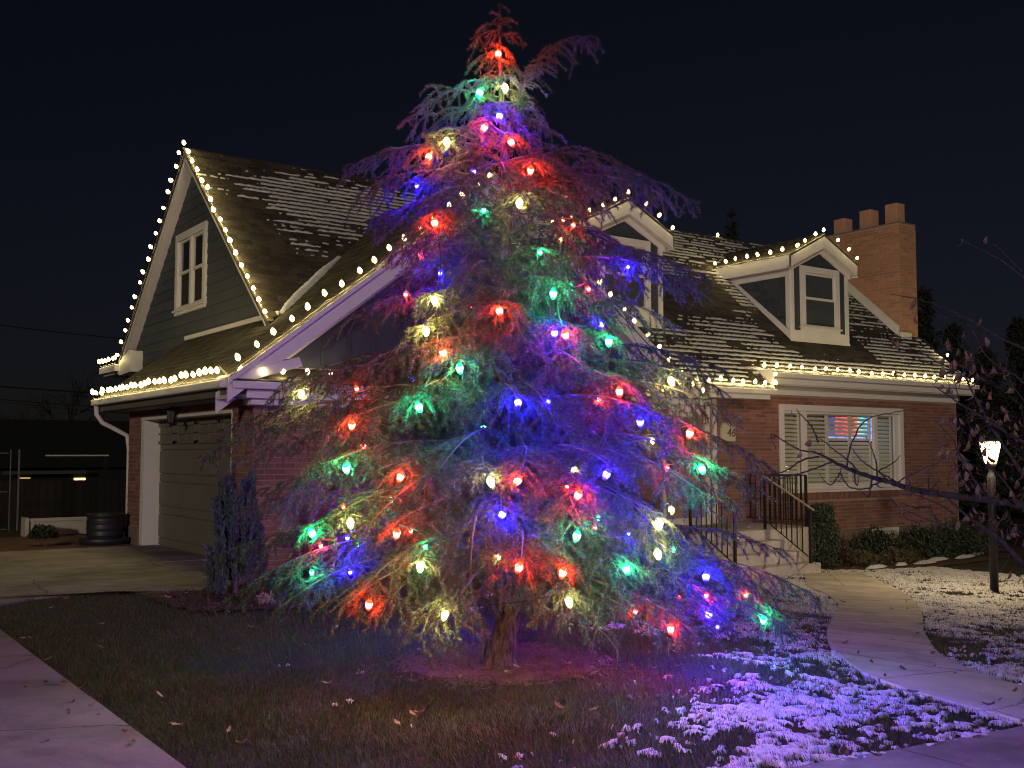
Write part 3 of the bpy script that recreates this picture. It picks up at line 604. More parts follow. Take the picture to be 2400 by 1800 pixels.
MB().prism([(ex + .03, RY, RZ - .15), (ex + .03, 22.3, RZ - .15 - RS * 3.97), (ex + .03, 22.3, RZ - .17 - RS * 3.97), (ex + .03, RY, RZ - .17)], (.2, 0, 0)).build('soffit', M_WHITE, house)
MB().box(gx - .03, gx, vY(6.1) + .02, 18.75, WZ0 + WS * 1.38 + .015, WZ0 + WS * 1.38 + .085).build('flashing', M_WHITE, house)
# cornice return and short gutter at the far foot of the gable
MB().prism([(ex - .02, 22.35, 3.36), (ex - .02, 21.55, 3.60), (ex - .02, 21.35, 3.58), (ex - .02, 21.35, 3.16), (ex - .02, 22.2, 3.13)], (.42, 0, 0)).build('cornice_return', M_WHITE, house, bev=.006)
MB().box(ex - .10, ex + .1, 22.2, 23.45, 3.22, 3.36).build('gutter', M_WHITE, house, bev=.01)
MB().box(ex, ex + .6, 22.36, 23.45, 3.18, 3.22).build('soffit', M_WHITE, house)
def dbl_hung(M, u0, u1, z0, z1, cw_, parent, units, shut, xaxis, fill=0):
    wn = casing(M, u0, u1, z0, z1, cw_, .035, sill=.02).build('window', M_WHITE, parent, bev=.003); subs = []
    W_ = (u1 - u0 - 2 * cw_ - (units - 1) * .10) / units; zc = z0 + (z1 - z0) * .50
    for k in range(units):
        p = u0 + cw_ + k * (W_ + .10); q = p + W_
        if k: win_sub(wn, M, 'mullion', M_WHITE, [(p - .10, p, -.05, .02, z0 + cw_, z1 - cw_)], .003)
        s = .045; A, B = z0 + cw_, z1 - cw_
        win_sub(wn, M, 'upper_sash', M_WHITE, [(p, p + s, -.04, -.005, zc, B), (q - s, q, -.04, -.005, zc, B), (p + s, q - s, -.04, -.005, B - s, B), (p + s, q - s, -.04, -.005, zc - .01, zc + s)], .003)
        win_sub(wn, M, 'lower_sash', M_WHITE, [(p, p + s, -.06, -.025, A, zc - .012), (q - s, q, -.06, -.025, A, zc - .012), (p + s, q - s, -.06, -.025, A, A + s)], .003)
        for (c, d, dd) in ((A + s, zc - .01, -.045), (zc + s, B - s, -.022)): MB().add([M(p + s, dd, c), M(q - s, dd, c), M(q - s, dd, d), M(p + s, dd, d)], [(0, 1, 2, 3)]).build('pane', M_GLASS, wn)
        if shut:
            c = (p + q) / 2
            win_sub(wn, M, 'shutter_frame', M_SHUT, [(p + s, p + s + .04, -.12, -.09, A, B), (c - .035, c + .035, -.12, -.09, A, B), (q - s - .04, q - s, -.12, -.09, A, B)], 0)
            for g0, g1 in ((p + s + .042, c - .037), (c + .037, q - s - .042)): louvres(wn, M, g0, g1, A + .05, B - .05, -.105, .085, 34, xaxis)
        else: win_sub(wn, M, 'curtain', M_SHUT, [(p + W_ * .55, p + W_ * .72, -.10, -.09, A, B)], 0)
    win_sub(wn, M, 'room_wall', M_DARK, [(u0 + .02, u1 - .02, -.40, -.38, z0, z1), (u0 + .02, u0 + .04, -.38, -.06, z0, z1), (u1 - .04, u1 - .02, -.38, -.06, z0, z1)], 0)
    return wn
dbl_hung(facX(gx - .018), *GWIN, .13, house, 2, False, False)

# wing gable: board and batten, deep white rakes, pent eave over the brick
WGY = WY - .01
wg = MB().prism([(GX, WGY, 2.7), (12.5, WGY, 2.7), (12.5, WGY, WZ0 + WS * (WX1 - 12.5) - .05), (WCX, WGY, WZR - .06), (GX, WGY, WZ0 + WS * (GX - WX0) - .05)], (0, .15, 0)).build('gable_wall', M_SLATE, house)
x = GX + .15
while x < 12.5:
    zt = WZR - .08 - WS * abs(x - WCX)
    if zt > 2.85: MB().box(x - .022, x + .022, WGY - .022, WGY + .0, 2.72, zt).build('batten', M_SLATE, wg)
    x += .40
for sgn in (-1, 1):
    e0 = np.array((WCX, FRK, WZR)); e1 = np.array((WCX + sgn * (WCX - WX0 + .03), FRK, WZ0 - .02))
    rake('rake_board', e0 + (0, -.016, .006), e1 + (0, -.016, .006), (0, 1, 0), .075, .036); rake('rake_board', e0 + (0, .025, -.064), e1 + (0, .025, -.064), (0, 1, 0), .23, .035); rake('frieze_board', e0 + (0, .44, -.16), e1 + (0, .44, -.16), (0, 1, 0), .27, .03)
    MB().prism([e0 + (0, .06, -.23), e1 + (0, .06, -.23), e1 + (0, .06, -.25), e0 + (0, .06, -.25)], (0, .39, 0)).build('soffit', M_WHITE, house)
    xe = e1[0]; MB().prism([(xe, FRK + .02, WZ0 + .0), (xe - sgn * .05, FRK + .02, WZ0 + .04), (xe - sgn * .95, FRK + .02, WZ0 + .30), (xe - sgn * 1.0, FRK + .02, WZ0 + .18), (xe - sgn * .1, FRK + .02, WZ0 - .1)], (0, .45, 0)).build('cornice_return', M_WHITE, house, bev=.006)
pent = MB().prism([(WX0 + .02, FRK - .02, 2.47), (WX0 + .02, WY, 2.68), (WX0 + .02, WY, 2.64), (WX0 + .02, FRK - .02, 2.44)], (WX1 - WX0 + .2, 0, 0)).build('pent_roof', M_SHING, house)
MB().box(WX0 + .02, WX1 + .22, FRK - .03, FRK + .07, 2.36, 2.455).build('gutter', M_WHITE, house, bev=.012)
MB().box(WX0 + .25, WX1, FRK + .10, WY - .03, 2.25, 2.36).box(WX0 + .35, WX1, FRK + .2, WY - .005, 2.17, 2.25).build('crown_moulding', M_WHITE, house, bev=.008)
MB().box(WX0 - .10, WX0 + .01, FRK + .1, 19.25, 2.37, 2.475).build('gutter', M_WHITE, house, bev=.015)
MB().box(WX0 + .02, WX0 + .10, FRK + .1, 19.2, 2.27, 2.47).box(WX0 + .10, GX + .02, FRK + .12, 19.1, 2.26, 2.30).build('soffit', M_DOOR, house)
MB().tube([(WX0 - .04, 19.1, 2.38), (WX0 - .03, 19.1, 2.22), (WX0 + .06, 19.08, 2.08), (WX0 + .25, 19.06, 1.98), (GX - .02, 19.05, 1.86), (GX + .02, 19.05, 1.6), (GX + .02, 19.05, .2)], .042, 8).build('downspout', M_WHITE, house, smooth=True)

# porch and right-hand eaves
MB().box(WX1 + .1, 15.9, 13.60, 13.70, roofz(13.67) - .12, roofz(13.67) - .015).build('gutter', M_WHITE, house, bev=.014)
MB().box(WX1 + .1, 15.78, 13.70, 13.98, roofz(13.67) - .21, roofz(13.67) - .11).build('fascia', M_WHITE, house, bev=.005)
MB().box(WX1 + .1, 15.74, 13.98, FY, roofz(13.67) - .16, roofz(13.67) - .12).build('soffit', M_WHITE, house)
zg = roofz(14.1)
MB().box(15.87, 23.45, 13.98, 14.08, zg - .115, zg - .01).build('gutter', M_WHITE, house, bev=.014)
MB().box(15.87, 23.4, 14.08, 14.12, zg - .24, zg - .03).build('fascia', M_WHITE, house, bev=.004)
MB().box(15.87, 23.4, 14.12, FY - .03, zg - .26, zg - .24).build('soffit', M_WHITE, house)
MB().box(15.87, 23.25, FY - .035, FY - .002, 2.74, zg - .26).build('frieze_board', M_WHITE, house, bev=.004)
MB().box(15.86, 15.89, 13.7, 14.1, zg - .35, zg + .0).build('fascia', M_WHITE, house)
for x in (13.42, 14.98): MB().box(x - .06, x + .06, FY - .05, FY - .003, .2, 2.6).build('pilaster', M_WHITE, house, bev=.006)

# right-hand rake, chimney
rake('rake_board', (22.60, 17.6, roofz(17.6) + .26), (22.60, 15.52, roofz(15.52) + .26), (-1, 0, 0), .30, .10)
MB().box(22.56, 22.95, 15.42, 15.49, 4.32, 4.50).build('cornice_return', M_WHITE, house, bev=.008)
CH = (22.64, 23.32, 15.50, 17.72)
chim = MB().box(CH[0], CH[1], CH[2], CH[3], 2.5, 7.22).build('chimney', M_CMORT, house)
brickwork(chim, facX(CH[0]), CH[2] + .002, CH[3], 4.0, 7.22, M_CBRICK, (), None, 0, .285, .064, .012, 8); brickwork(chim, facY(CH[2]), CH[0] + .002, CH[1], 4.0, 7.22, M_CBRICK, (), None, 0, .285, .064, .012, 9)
MB().box(CH[0] - .01, CH[1] + .01, CH[2] - .01, CH[3] + .01, 7.22, 7.26).build('cap', M_CAPST, chim, bev=.01)
for yb, h in ((15.66, .52), (16.42, .50), (17.22, .42)): MB().box(22.80, 23.14, yb, yb + .34, 7.26, 7.26 + h).build('flue', M_FLUE, chim, bev=.012)

# garage door (recessed), casing
dx = GX + .28; gd = MB().box(dx, dx + .03, 14.02, 18.22, 0, 2.13).build('garage_door', M_DOOR, house)
for k in range(4):
    z0 = .02 + k * .53; pm_ = MB().box(dx - .022, dx, 14.03, 18.2, z0, z0 + .12).box(dx - .03, dx, 14.03, 18.2, z0 + .135, z0 + .515)
    pn = pm_.build('door_panel', M_DOOR, gd, bev=.006)
for j in range(4):
    y0 = 14.12 + j * 1.04; mb = MB(); z0, z1 = 1.70, 2.04; y1 = y0 + .90
    for b in ((y0, y0 + .05, z0, z1), (y1 - .05, y1, z0, z1), (y0, y1, z0, z0 + .05), (y0, y1, z1 - .05, z1), ((y0 + y1) / 2 - .014, (y0 + y1) / 2 + .014, z0, z1), (y0, y1, (z0 + z1) / 2 - .014, (z0 + z1) / 2 + .014)): mb.box(dx - .062, dx - .03, *b)
    mb.build('window_panel', M_DOOR, gd, bev=.003)
MB().box(GX - .012, dx - .002, 18.10, 18.245, 0, 2.14).box(GX - .012, dx, 18.05, 18.10, 0, 2.10).build('door_jamb', M_WHITE, gd, bev=.004)
MB().box(GX + .0, dx - .002, 14.005, 14.06, 0, 2.10).build('door_jamb', M_WHITE, gd, bev=.004)
MB().box(GX - .02, dx - .002, 14.0, 18.25, 2.10, 2.145).build('door_head', M_WHITE, gd, bev=.004)

# dormers -----------------------------------------------------------
side_sh = {}
def dormer(cx, shingles):
    yf = 15.0; h2 = .98; zb, ze, za = 3.97, 5.80, 6.36; ov = .16; sl = (za - ze) / (h2 + .18); wl0, wl1 = cx - h2, cx + h2
    d = MB().prism([(wl0, yf + .02, 3.9), (wl1, yf + .02, 3.9), (wl1, yf + .02, ze - .1), (cx, yf + .02, za - .12), (wl0, yf + .02, ze - .1)], (0, .08, 0))
    yb = RY - (RZ - (ze - .2)) / RS
    for x in (wl0 + .02, wl1 - .10): d.prism([(x, yf + .05, 3.95), (x, yf + .05, ze - .1), (x, yb + .3, ze - .1), (x, yb + .1, ze - .25)], (.08, 0, 0))
    d = d.build('dormer', M_SLATE, house)
    M = facY(yf)
    MB().box(wl0, wl0 + .10, -.03, .02, zb, ze - .22, M).build('corner_board', M_WHITE, d, bev=.003); MB().box(wl1 - .10, wl1, -.03, .02, zb, ze - .22, M).build('corner_board', M_WHITE, d, bev=.003)
    MB().box(wl0 + .10, wl1 - .10, -.03, .018, zb, zb + .24, M).box(wl0 - .01, wl1 + .01, -.03, .03, zb - .01, zb + .03, M).build('sill_board', M_WHITE, d, bev=.003)
    for s in (-1, 1):
        a = np.array((cx, yf - ov, za)); b = np.array((cx + s * (h2 + .18), yf - ov, ze))
        MB().prism([a, b, b + (0, 0, -.27), a + (0, 0, -.285)], (0, .03, 0)).build('rake_board', M_WHITE, d, bev=.003)
        MB().prism([a + (0, .13, -.27), b + (-s * .12, .13, -.22), b + (-s * .12, .13, -.33), a + (0, .13, -.40)], (0, .03, 0)).build('frieze_board', M_WHITE, d, bev=.003)
        MB().prism([a + (0, .03, -.25), b + (0, .03, -.25), b + (0, .03, -.265), a + (0, .03, -.265)], (0, .12, 0)).build('soffit', M_WHITE, d)
        # side eave fascia, running back into the main slope
        x = cx + s * (h2 + .18); yb1 = RY - (RZ - ze) / RS
        MB().prism([(x, yf - ov, ze), (x, yb1, ze), (x, RY - (RZ - ze + .28) / RS, ze - .28), (x, yf - ov, ze - .28)], (-s * .03, 0, 0)).build('fascia', M_WHITE, d, bev=.003)
        # dormer roof half
        U = np.array((-s, 0, sl)); U /= np.linalg.norm(U); L_ = (h2 + .18) * math.hypot(1, sl); yr = RY - (RZ - za) / RS
        rf = roof('dormer_roof', [[(yf - ov, 0), (yb1 + .05, 0), (yr + .05, L_), (yf - ov, L_)]], (x, 0, ze + .004), (0, 1, 0), U, .03, .12, seed=int(cx * 7) + s)
        rf.parent = d; rf.location = worg(rf) - worg(d)
        # side wall trim
        xs = cx + s * h2; o = -s
        ybt = RY - (RZ - (ze - .42)) / RS
        MB().prism([(xs, yf - .0, ze - .22), (xs, ybt + .2, ze - .22), (xs, ybt, ze - .42), (xs, yf - .0, ze - .42)], (s * .02, 0, 0)).build('side_trim', M_WHITE, d)
        MB().prism([(xs, yf, zb + .02), (xs, yf, zb + .20), (xs, ybt - .12, ze - .42), (xs, ybt, ze - .42)], (s * .02, 0, 0)).build('side_trim', M_WHITE, d)
        MB().prism([(xs, yf, zb + .2), (xs, yf + .12, zb + .33), (xs, yf + .12, ze - .42), (xs, yf, ze - .42)], (s * .02, 0, 0)).build('side_trim', M_WHITE, d)
    if shingles:
        z = zb + .25; row = 0; rr = random.Random(3); xs = wl0
        while z < ze - .42:
            y = yf + .12 - (row % 2) * .07
            ymax = RY - (RZ - z) / RS - .14 + .02
            while y < ymax:
                w_ = rr.choice((.10, .13, .17, .21)); p, q = max(y, yf + .12), min(y + w_ - .006, ymax); y += w_; zt = min(z + .245, ze - .425); zl = z - rr.uniform(0, .015)
                zl2 = max(zl, zb + .21 + (q - yf) * .86) if q > yf + .3 else zl
                if q - p < .03 or zt - zl2 < .05: continue
                MB().add([(xs - .016, p, zl2), (xs - .016, q, zl2), (xs - .004, q, zt), (xs - .004, p, zt), (xs + .01, p, zl2), (xs + .01, q, zl2), (xs + .01, q, zt), (xs + .01, p, zt)], [(0, 1, 2, 3), (0, 4, 5, 1), (0, 3, 7, 4), (1, 5, 6, 2)]).build('wall_shingle', M_SLATE, d)
            z += .235; row += 1
    wn = dbl_hung(facY(yf), cx - .65, cx + .65, zb + .24, ze - .16, .14, d, 1, True, True)
    for c in list(wn.children): c.parent = d; c.location = c.location + wn.location     # keep to three levels
    return d
dormer(18.95, True); dormer(13.22, False)

# ------------------------------------------------------------------ the cedar
TB = np.array((4.44, 6.42, 0.)); TDEP = TB @ FW; K = 1.085                      # K: sheet pixels -> photo pixels
def tp(x, y, off=0.): return atd(x * K, y * K, TDEP + off)
tk = [tp(1074, 1442), tp(1082, 1400), tp(1099, 1320), tp(1098, 1180), tp(1092, 950), tp(1090, 700), tp(1095, 450), tp(1086, 250), tp(1080, 120), tp(1079, 15)]
tk[0][2] = -.05; TK = np.array(tk); TZ = TK[:, 2]
def trunk_at(z): return np.array([np.interp(z, TZ, TK[:, 0]), np.interp(z, TZ, TK[:, 1]), z])
TOP = TZ[-1]
cedar = thing('cedar_tree', (TB[0], TB[1], 0), 'drooping cedar tree hung with large coloured bulbs on the front lawn', 'tree')
zs = np.r_[-.05, .02, .08, .18, np.linspace(.3, TOP, 40)]
rads = [.150 if z < 0 else .134 if z < .05 else .116 if z < .12 else .102 if z < .25 else max(.006, .098 * (1 - z / TOP) ** .85 + .004) for z in zs]
V = []; Fa = []; NS = 40                                     # furrowed bark: ridges pushed out along the trunk
zz = np.r_[np.linspace(-.05, .9, 70), np.linspace(.93, TOP, 60)]; cen = np.array([trunk_at(z) for z in zz]); rr_ = np.interp(zz, zs, rads)
for i, z in enumerate(zz):
    a = np.linspace(0, 2 * math.pi, NS, endpoint=False)
    rid = np.abs(vn(a * 3.2 + 40 + .8 * np.sin(z * 9 + a * 2), np.full(NS, z * 7.), 5) - .5) * 2; rid = np.where(np.arange(NS) < 2, rid.mean(), rid)
    r = rr_[i] * (.84 + .30 * rid ** .7)
    V += [tuple(cen[i] + np.array((math.cos(q) * w_, math.sin(q) * w_, 0))) for q, w_ in zip(a, r)]
for i in range(len(zz) - 1):
    for j in range(NS): a = i * NS + j; b = i * NS + (j + 1) % NS; Fa.append((a, b, b + NS, a + NS))
MB().add(V, Fa).build('trunk', M_BARK, cedar, smooth=True)

def bez(p0, p1, p2, n):
    t = np.linspace(0, 1, n)[:, None]; return (1 - t) ** 2 * p0 + 2 * t * (1 - t) * p1 + t * t * p2
BR = []                                                      # main limbs: path, liveliness
def limb_to(tip, rise=.10, lift=.16, bare=0., z0=None, dens=1., floor=.46):
    tip = np.array(tip, float); base = trunk_at(min(TOP - .1, (tip[2] + rise) if z0 is None else z0)); h = tip - base; L = math.hypot(h[0], h[1])
    mid = base + h * .55; mid[2] = max(base[2], tip[2]) + lift * L + .02
    mid[:2] += np.array((-h[1], h[0])) * random.uniform(-.12, .12); BR.append((bez(base, mid, tip, 16), bare, dens, floor))
# limbs that make the outline, as surveyed (sheet pixel, distance nearer(-)/farther(+))
for x, y, off, rise, lift in [
    (742, 372, .1, .05, .24), (770, 420, -.25, .1, .2), (885, 272, -.05, .15, .42), (905, 300, .25, .1, .3), (800, 490, .1, .15, .18), (830, 560, -.4, .1, .2),
    (1010, 150, -.05, .12, .2), (1008, 205, .1, .1, .2), (1025, 95, 0, .1, .1), (1132, 92, 0, .05, .1), (1103, 45, .05, .02, .05), (1035, 60, -.05, .03, .05),
    (1182, 265, -.1, .12, .3), (1205, 340, .1, .1, .3), (1388, 378, .15, .05, .2), (1496, 440, .05, .12, .22), (1430, 420, -.35, .1, .2), (1300, 420, -.5, .1, .2),
    (1515, 640, -.1, .14, .24), (1525, 600, .3, .1, .2), (1440, 690, -.5, .1, .18), (1380, 560, .5, .1, .15),
    (745, 700, .1, .1, .2), (770, 800, -.3, .12, .2), (820, 640, .4, .1, .2), (700, 810, .5, .1, .15),
    (592, 850, -.1, .08, .18), (620, 820, .3, .05, .15), (660, 900, -.7, .1, .2), (436, 985, .0, .10, .2), (470, 930, .35, .05, .15), (505, 1000, -.35, .1, .2),
    (1570, 850, .1, .1, .2), (1560, 800, .4, .05, .15), (1590, 900, -.4, .12, .2), (1655, 1000, .0, .12, .22), (1640, 1060, .35, .1, .2), (1600, 1090, -.4, .15, .2),
    (560, 1060, .2, .05, .15), (520, 1100, .0, .02, .12), (495, 1190, .1, .05, .16), (500, 1290, -.05, .16, .22), (560, 1250, -.5, .1, .2), (640, 1270, .5, .1, .2), (610, 1310, -.7, .16, .2),
    (1690, 1190, .2, .05, .15), (1765, 1290, .1, .12, .2), (1745, 1385, -.1, .22, .22), (1650, 1270, .6, .1, .15), (1610, 1390, -.6, .2, .22), (1530, 1400, -.9, .2, .22), (1700, 1330, .5, .15, .2)]:
    limb_to(tp(x, y, off), rise, lift, floor=.40 if x < 1300 else .22)
limb_to(tp(905, 1390, -1.15), .3, .2, floor=.12); limb_to(tp(960, 1345, -1.3), .22, .2, floor=.25); limb_to(tp(815, 1320, -1.0), .16, .2, floor=.35); limb_to(tp(730, 1290, -.8), .14, .2)
limb_to(tp(1330, 1400, -1.0), .26, .2, .75, floor=.12); limb_to(tp(1450, 1395, -.9), .24, .2, .6, floor=.12); limb_to(tp(1230, 1330, -1.2), .18, .18); limb_to(tp(1390, 1330, -1.0), .15, .16)
limb_to(tp(1100, 1260, -1.1), .1, .15, .5)
# second leader: long upright shoot that nods to the right
q0 = trunk_at(tp(1090, 300)[2]); BR.append((np.array([q0, tp(1112, 250), tp(1125, 200), tp(1150, 150), tp(1175, 118), tp(1205, 92), tp(1240, 78), tp(1268, 82), tp(1290, 97)]), 0, 1.5, 0))
BR.append((np.array([trunk_at(TOP - .55), trunk_at(TOP - .35), trunk_at(TOP - .2), trunk_at(TOP - .02) + (0, 0, .01)]), 0, 1.2, 0))
prof = [(.50, 1.65), (.75, 1.95), (1.05, 1.9), (1.4, 1.85), (1.75, 1.7), (2.1, 1.4), (2.45, 1.15), (2.8, 1.15), (3.15, 1.1), (3.45, .95), (3.75, .66), (4.05, .42), (4.35, .26), (4.55, .16)]
pz = [p[0] for p in prof]; pr = [p[1] for p in prof]; ga = 0.
for k in range(98):
    z = .82 + (TOP - 1.1) * (k / 98) ** 1.08; ga += 2.399963 + random.uniform(-.25, .25); Lh = float(np.interp(z, pz, pr)) * random.uniform(.62, .95)
    b = trunk_at(z); limb_to((b[0] + math.cos(ga) * Lh, b[1] + math.sin(ga) * Lh, max(.56, z - .05 - .13 * Lh - random.uniform(0, .1))), z0=z, lift=random.uniform(.1, .2), bare=random.choice((0, 0, 0, .15)))

# coloured bulbs, surveyed on the photograph: colour, sheet position, 1 = in the open / 0 = half hidden in the needles
TREE_BULBS = [('R', 1076, 117, 1), ('W', 1091, 190, 1), ('G', 1036, 200, 1), ('B', 1079, 251, 1), ('R', 1046, 276, 1), ('R', 1104, 307, 1), ('W', 965, 307, 1), ('R', 926, 339, 1), ('R', 1146, 368, 1), ('B', 901, 405, 0),
    ('W', 1122, 439, 1), ('G', 1045, 458, 0), ('R', 939, 482, 1), ('R', 1238, 490, 0), ('G', 1168, 548, 0), ('B', 1355, 580, 0), ('B', 950, 594, 0), ('R', 876, 640, 0), ('W', 939, 650, 1), ('G', 1195, 635, 1), ('R', 1272, 628, 0), ('R', 1079, 672, 1),
    ('B', 1198, 719, 1), ('R', 1221, 723, 1), ('G', 1315, 738, 1), ('W', 920, 715, 1), ('R', 957, 761, 1), ('G', 993, 796, 1), ('R', 771, 843, 0), ('W', 651, 852, 1), ('W', 1450, 824, 1), ('R', 1338, 846, 1), ('R', 1293, 866, 0),
    ('B', 1183, 870, 0), ('B', 1119, 870, 1), ('G', 905, 880, 1), ('R', 760, 918, 1), ('B', 1383, 911, 1), ('R', 1490, 936, 1), ('W', 1410, 956, 0), ('G', 1516, 1013, 1), ('R', 1440, 1015, 0), ('B', 1310, 1025, 1), ('W', 1240, 1017, 0),
    ('R', 1118, 1039, 1), ('W', 1060, 1041, 1), ('R', 865, 1030, 1), ('G', 748, 1012, 1), ('R', 743, 1098, 0), ('G', 846, 1082, 0), ('B', 1085, 1111, 1), ('R', 1225, 1055, 0), ('R', 1249, 1069, 1), ('W', 1424, 1132, 1), ('R', 1285, 1143, 0),
    ('G', 1292, 1122, 0), ('G', 1246, 1158, 1), ('B', 1358, 1155, 0), ('R', 888, 1150, 0), ('R', 857, 1152, 1), ('W', 757, 1130, 1), ('G', 674, 1152, 1), ('B', 750, 1166, 0), ('R', 694, 1183, 0), ('G', 918, 1186, 0), ('W', 1421, 1197, 1),
    ('G', 1455, 1190, 0), ('B', 1525, 1246, 1), ('G', 1353, 1229, 1), ('R', 1216, 1237, 1), ('R', 1121, 1226, 1), ('W', 1077, 1206, 0), ('W', 908, 1224, 1), ('B', 757, 1240, 0), ('G', 674, 1240, 0), ('R', 797, 1306, 1), ('W', 961, 1329, 1),
    ('W', 1229, 1301, 1), ('R', 1372, 1325, 0), ('R', 1449, 1359, 1), ('R', 1526, 1290, 0), ('B', 1531, 1327, 1), ('B', 1549, 1358, 0), ('R', 1612, 1288, 0), ('G', 1649, 1339, 1)]
BP = []
for c, x, y, op in TREE_BULBS:                               # each lamp in the open hangs near the end of a limb of its own
    q = tp(x, y); R_ = float(np.interp(q[2], [.3, .5] + pz[1:], [1.5, 1.65] + pr[1:])); lat = (q - trunk_at(max(q[2], 0.1)))[:2] @ RT[:2]
    P = tp(x, y, -math.sqrt(max(R_ * R_ - lat * lat, 0)) * (random.uniform(.62, .86) if op else random.uniform(.25, .5))); BP.append(P)
    if op:
        b = trunk_at(min(TOP - .1, max(.7, P[2] + .08))); o = (P - b); o[2] = 0; L = np.linalg.norm(o) + 1e-6
        if L > .12: limb_to(P + o / L * random.uniform(.06, .20) + np.array((0, 0, .02)) + FW * .05, max(.08, .7 - P[2]), random.uniform(.10, .18), floor=max(.2, P[2] - .22), dens=1.25)
def grow(path, bare, dens, r, floor=.4):
    """one limb: tapering wood, side shoots that arch and hang, fine twigs; returns wood mesh data and needle arrays"""
    seg = np.linalg.norm(np.diff(path, axis=0), axis=1); L = seg.sum(); cum = np.r_[0, np.cumsum(seg)] / L
    mb = MB(); r0 = .005 + .0075 * min(1.6, L); mb.tube(path, [r0 * (1 - .86 * t) for t in cum], 5, False)
    tw = []                                                   # polyline, needle weight
    n = max(6, int(L * 14 * dens)); big = (path[:, 2].mean() < 1.1)
    for j in range(n):
        t = .10 + .90 * ((j + r.random()) / n); p = np.array([np.interp(t, cum, path[:, q]) for q in range(3)]); p2 = np.array([np.interp(min(1, t + .04), cum, path[:, q]) for q in range(3)]); p1 = np.array([np.interp(max(0, t - .04), cum, path[:, q]) for q in range(3)])
        T = p2 - p1; T /= np.linalg.norm(T) + 1e-9; sd = np.cross(T, (0, 0, 1)); sd /= np.linalg.norm(sd) + 1e-9
        s = 1 if j % 2 else -1; d = T * r.uniform(.35, .8) + sd * s * r.uniform(.5, .95) + np.array((0, 0, r.uniform(-.15, .25))); d /= np.linalg.norm(d)
        l = (.10 + .36 * (1 - t) ** .8 * min(1.15, L)) * r.uniform(.6, 1.25) * min(1, .30 + 1.1 * L); g = r.uniform(.25, .75)
        u = np.linspace(0, 1, 6)[:, None]; wob = np.array((0, 0, 1.)) * 0
        P = p + d * l * u + np.array((0, 0, -g * l)) * u ** 2 + np.cross(d, (0, 0, 1)) * (r.uniform(-.18, .18) * l) * np.sin(u * 3.1)
        if P[-1, 2] < floor + r.normal(0, .05): continue
        mb.tube(P, [.0030 * (1 - .7 * q) + .0006 for q in np.linspace(0, 1, 6)], 3, False); nw = 0 if r.random() < bare else 1; tw.append((P, nw))
        m = int(l / .066)
        for q in range(m):
            v = (q + r.random()) / max(1, m); b = np.array([np.interp(v, u[:, 0], P[:, c]) for c in range(3)]); e = d * r.uniform(.35, .8) + np.cross(d, (0, 0, 1)) * (1 if q % 2 else -1) * r.uniform(.35, .8) + np.array((0, 0, r.uniform(-.75, .05))); e /= np.linalg.norm(e) + 1e-9
            l2 = r.uniform(.06, .20) * (1.1 - .5 * v); uu = np.linspace(0, 1, 4)[:, None]; Q = b + e * l2 * uu + np.array((0, 0, -.5 * l2)) * uu ** 2
            if Q[-1, 2] < floor - .04: continue
            mb.tube(Q, [.0013, .0011, .0008, .0004], 3, False); tw.append((Q, nw))
    ND = []
    for P, nw in tw:
        if not nw: continue
        sl = np.linalg.norm(np.diff(P, axis=0), axis=1); l = sl.sum(); k = max(4, int(l * 560)); t = r.random(k); cu = np.r_[0, np.cumsum(sl)] / l
        B = np.c_[np.interp(t, cu, P[:, 0]), np.interp(t, cu, P[:, 1]), np.interp(t, cu, P[:, 2])]; T = (P[-1] - P[0]); T /= np.linalg.norm(T) + 1e-9
        e = r.normal(size=(k, 3)); e -= (e @ T)[:, None] * T; e /= np.linalg.norm(e, axis=1)[:, None] + 1e-9; D = T * r.uniform(.5, 1.1, (k, 1)) + e * .64; D /= np.linalg.norm(D, axis=1)[:, None]
        ND.append(np.c_[B, D, r.uniform(.024, .040, k)])
    return mb, (np.concatenate(ND) if ND else np.zeros((0, 7)))
LIMBS = [(p, *grow(p, b, d, rng, f)) for p, b, d, f in BR]
ALLN = np.concatenate([l[2][:, :3] + l[2][:, 3:6] * l[2][:, 6:7] * .6 for l in LIMBS])
NX, NY, NZ = proj(ALLN.T.T) if False else (lambda Q: (1200 + FPX * (Q @ RT) / (Q @ F3), 900 - FPX * (Q @ UP) / (Q @ F3), Q @ F3))(ALLN - C0)

keep = np.ones(len(ALLN), bool)
for (c, x, y, op), P in zip(TREE_BULBS, BP):
    d2 = np.hypot(NX - x * K, NY - y * K); dz = (P - C0) @ F3
    if op: keep &= ~((d2 < 17) & (NZ < dz + .03)) & ~((d2 < 30) & (NZ < dz - .25) & (rng.random(len(d2)) < .6))
    else: keep &= ~((d2 < 8) & (NZ < dz))
    keep &= ~(np.linalg.norm(ALLN - P, axis=1) < .030)
i0 = 0
for p, mb, N in LIMBS:
    k = keep[i0:i0 + len(N)]; i0 += len(N); N = N[k]
    lo = mb.build('limb', M_TWIG, cedar, p[0], True)
    if len(N):
        B, D, Ln = N[:, :3], N[:, 3:6], N[:, 6:7]; sd = np.cross(D, rng.normal(size=D.shape)); sd /= np.linalg.norm(sd, axis=1)[:, None] + 1e-9; w_ = .0020
        tipz = B + D * Ln; tipz[:, 2] = np.maximum(tipz[:, 2], .05)
        V = np.stack([B - sd * w_, B + sd * w_, tipz], 1).reshape(-1, 3) - p[0]
        link('needles', np_mesh('needles', V, np.arange(len(V)).reshape(-1, 3), 3, M_NEEDLE), lo, p[0])

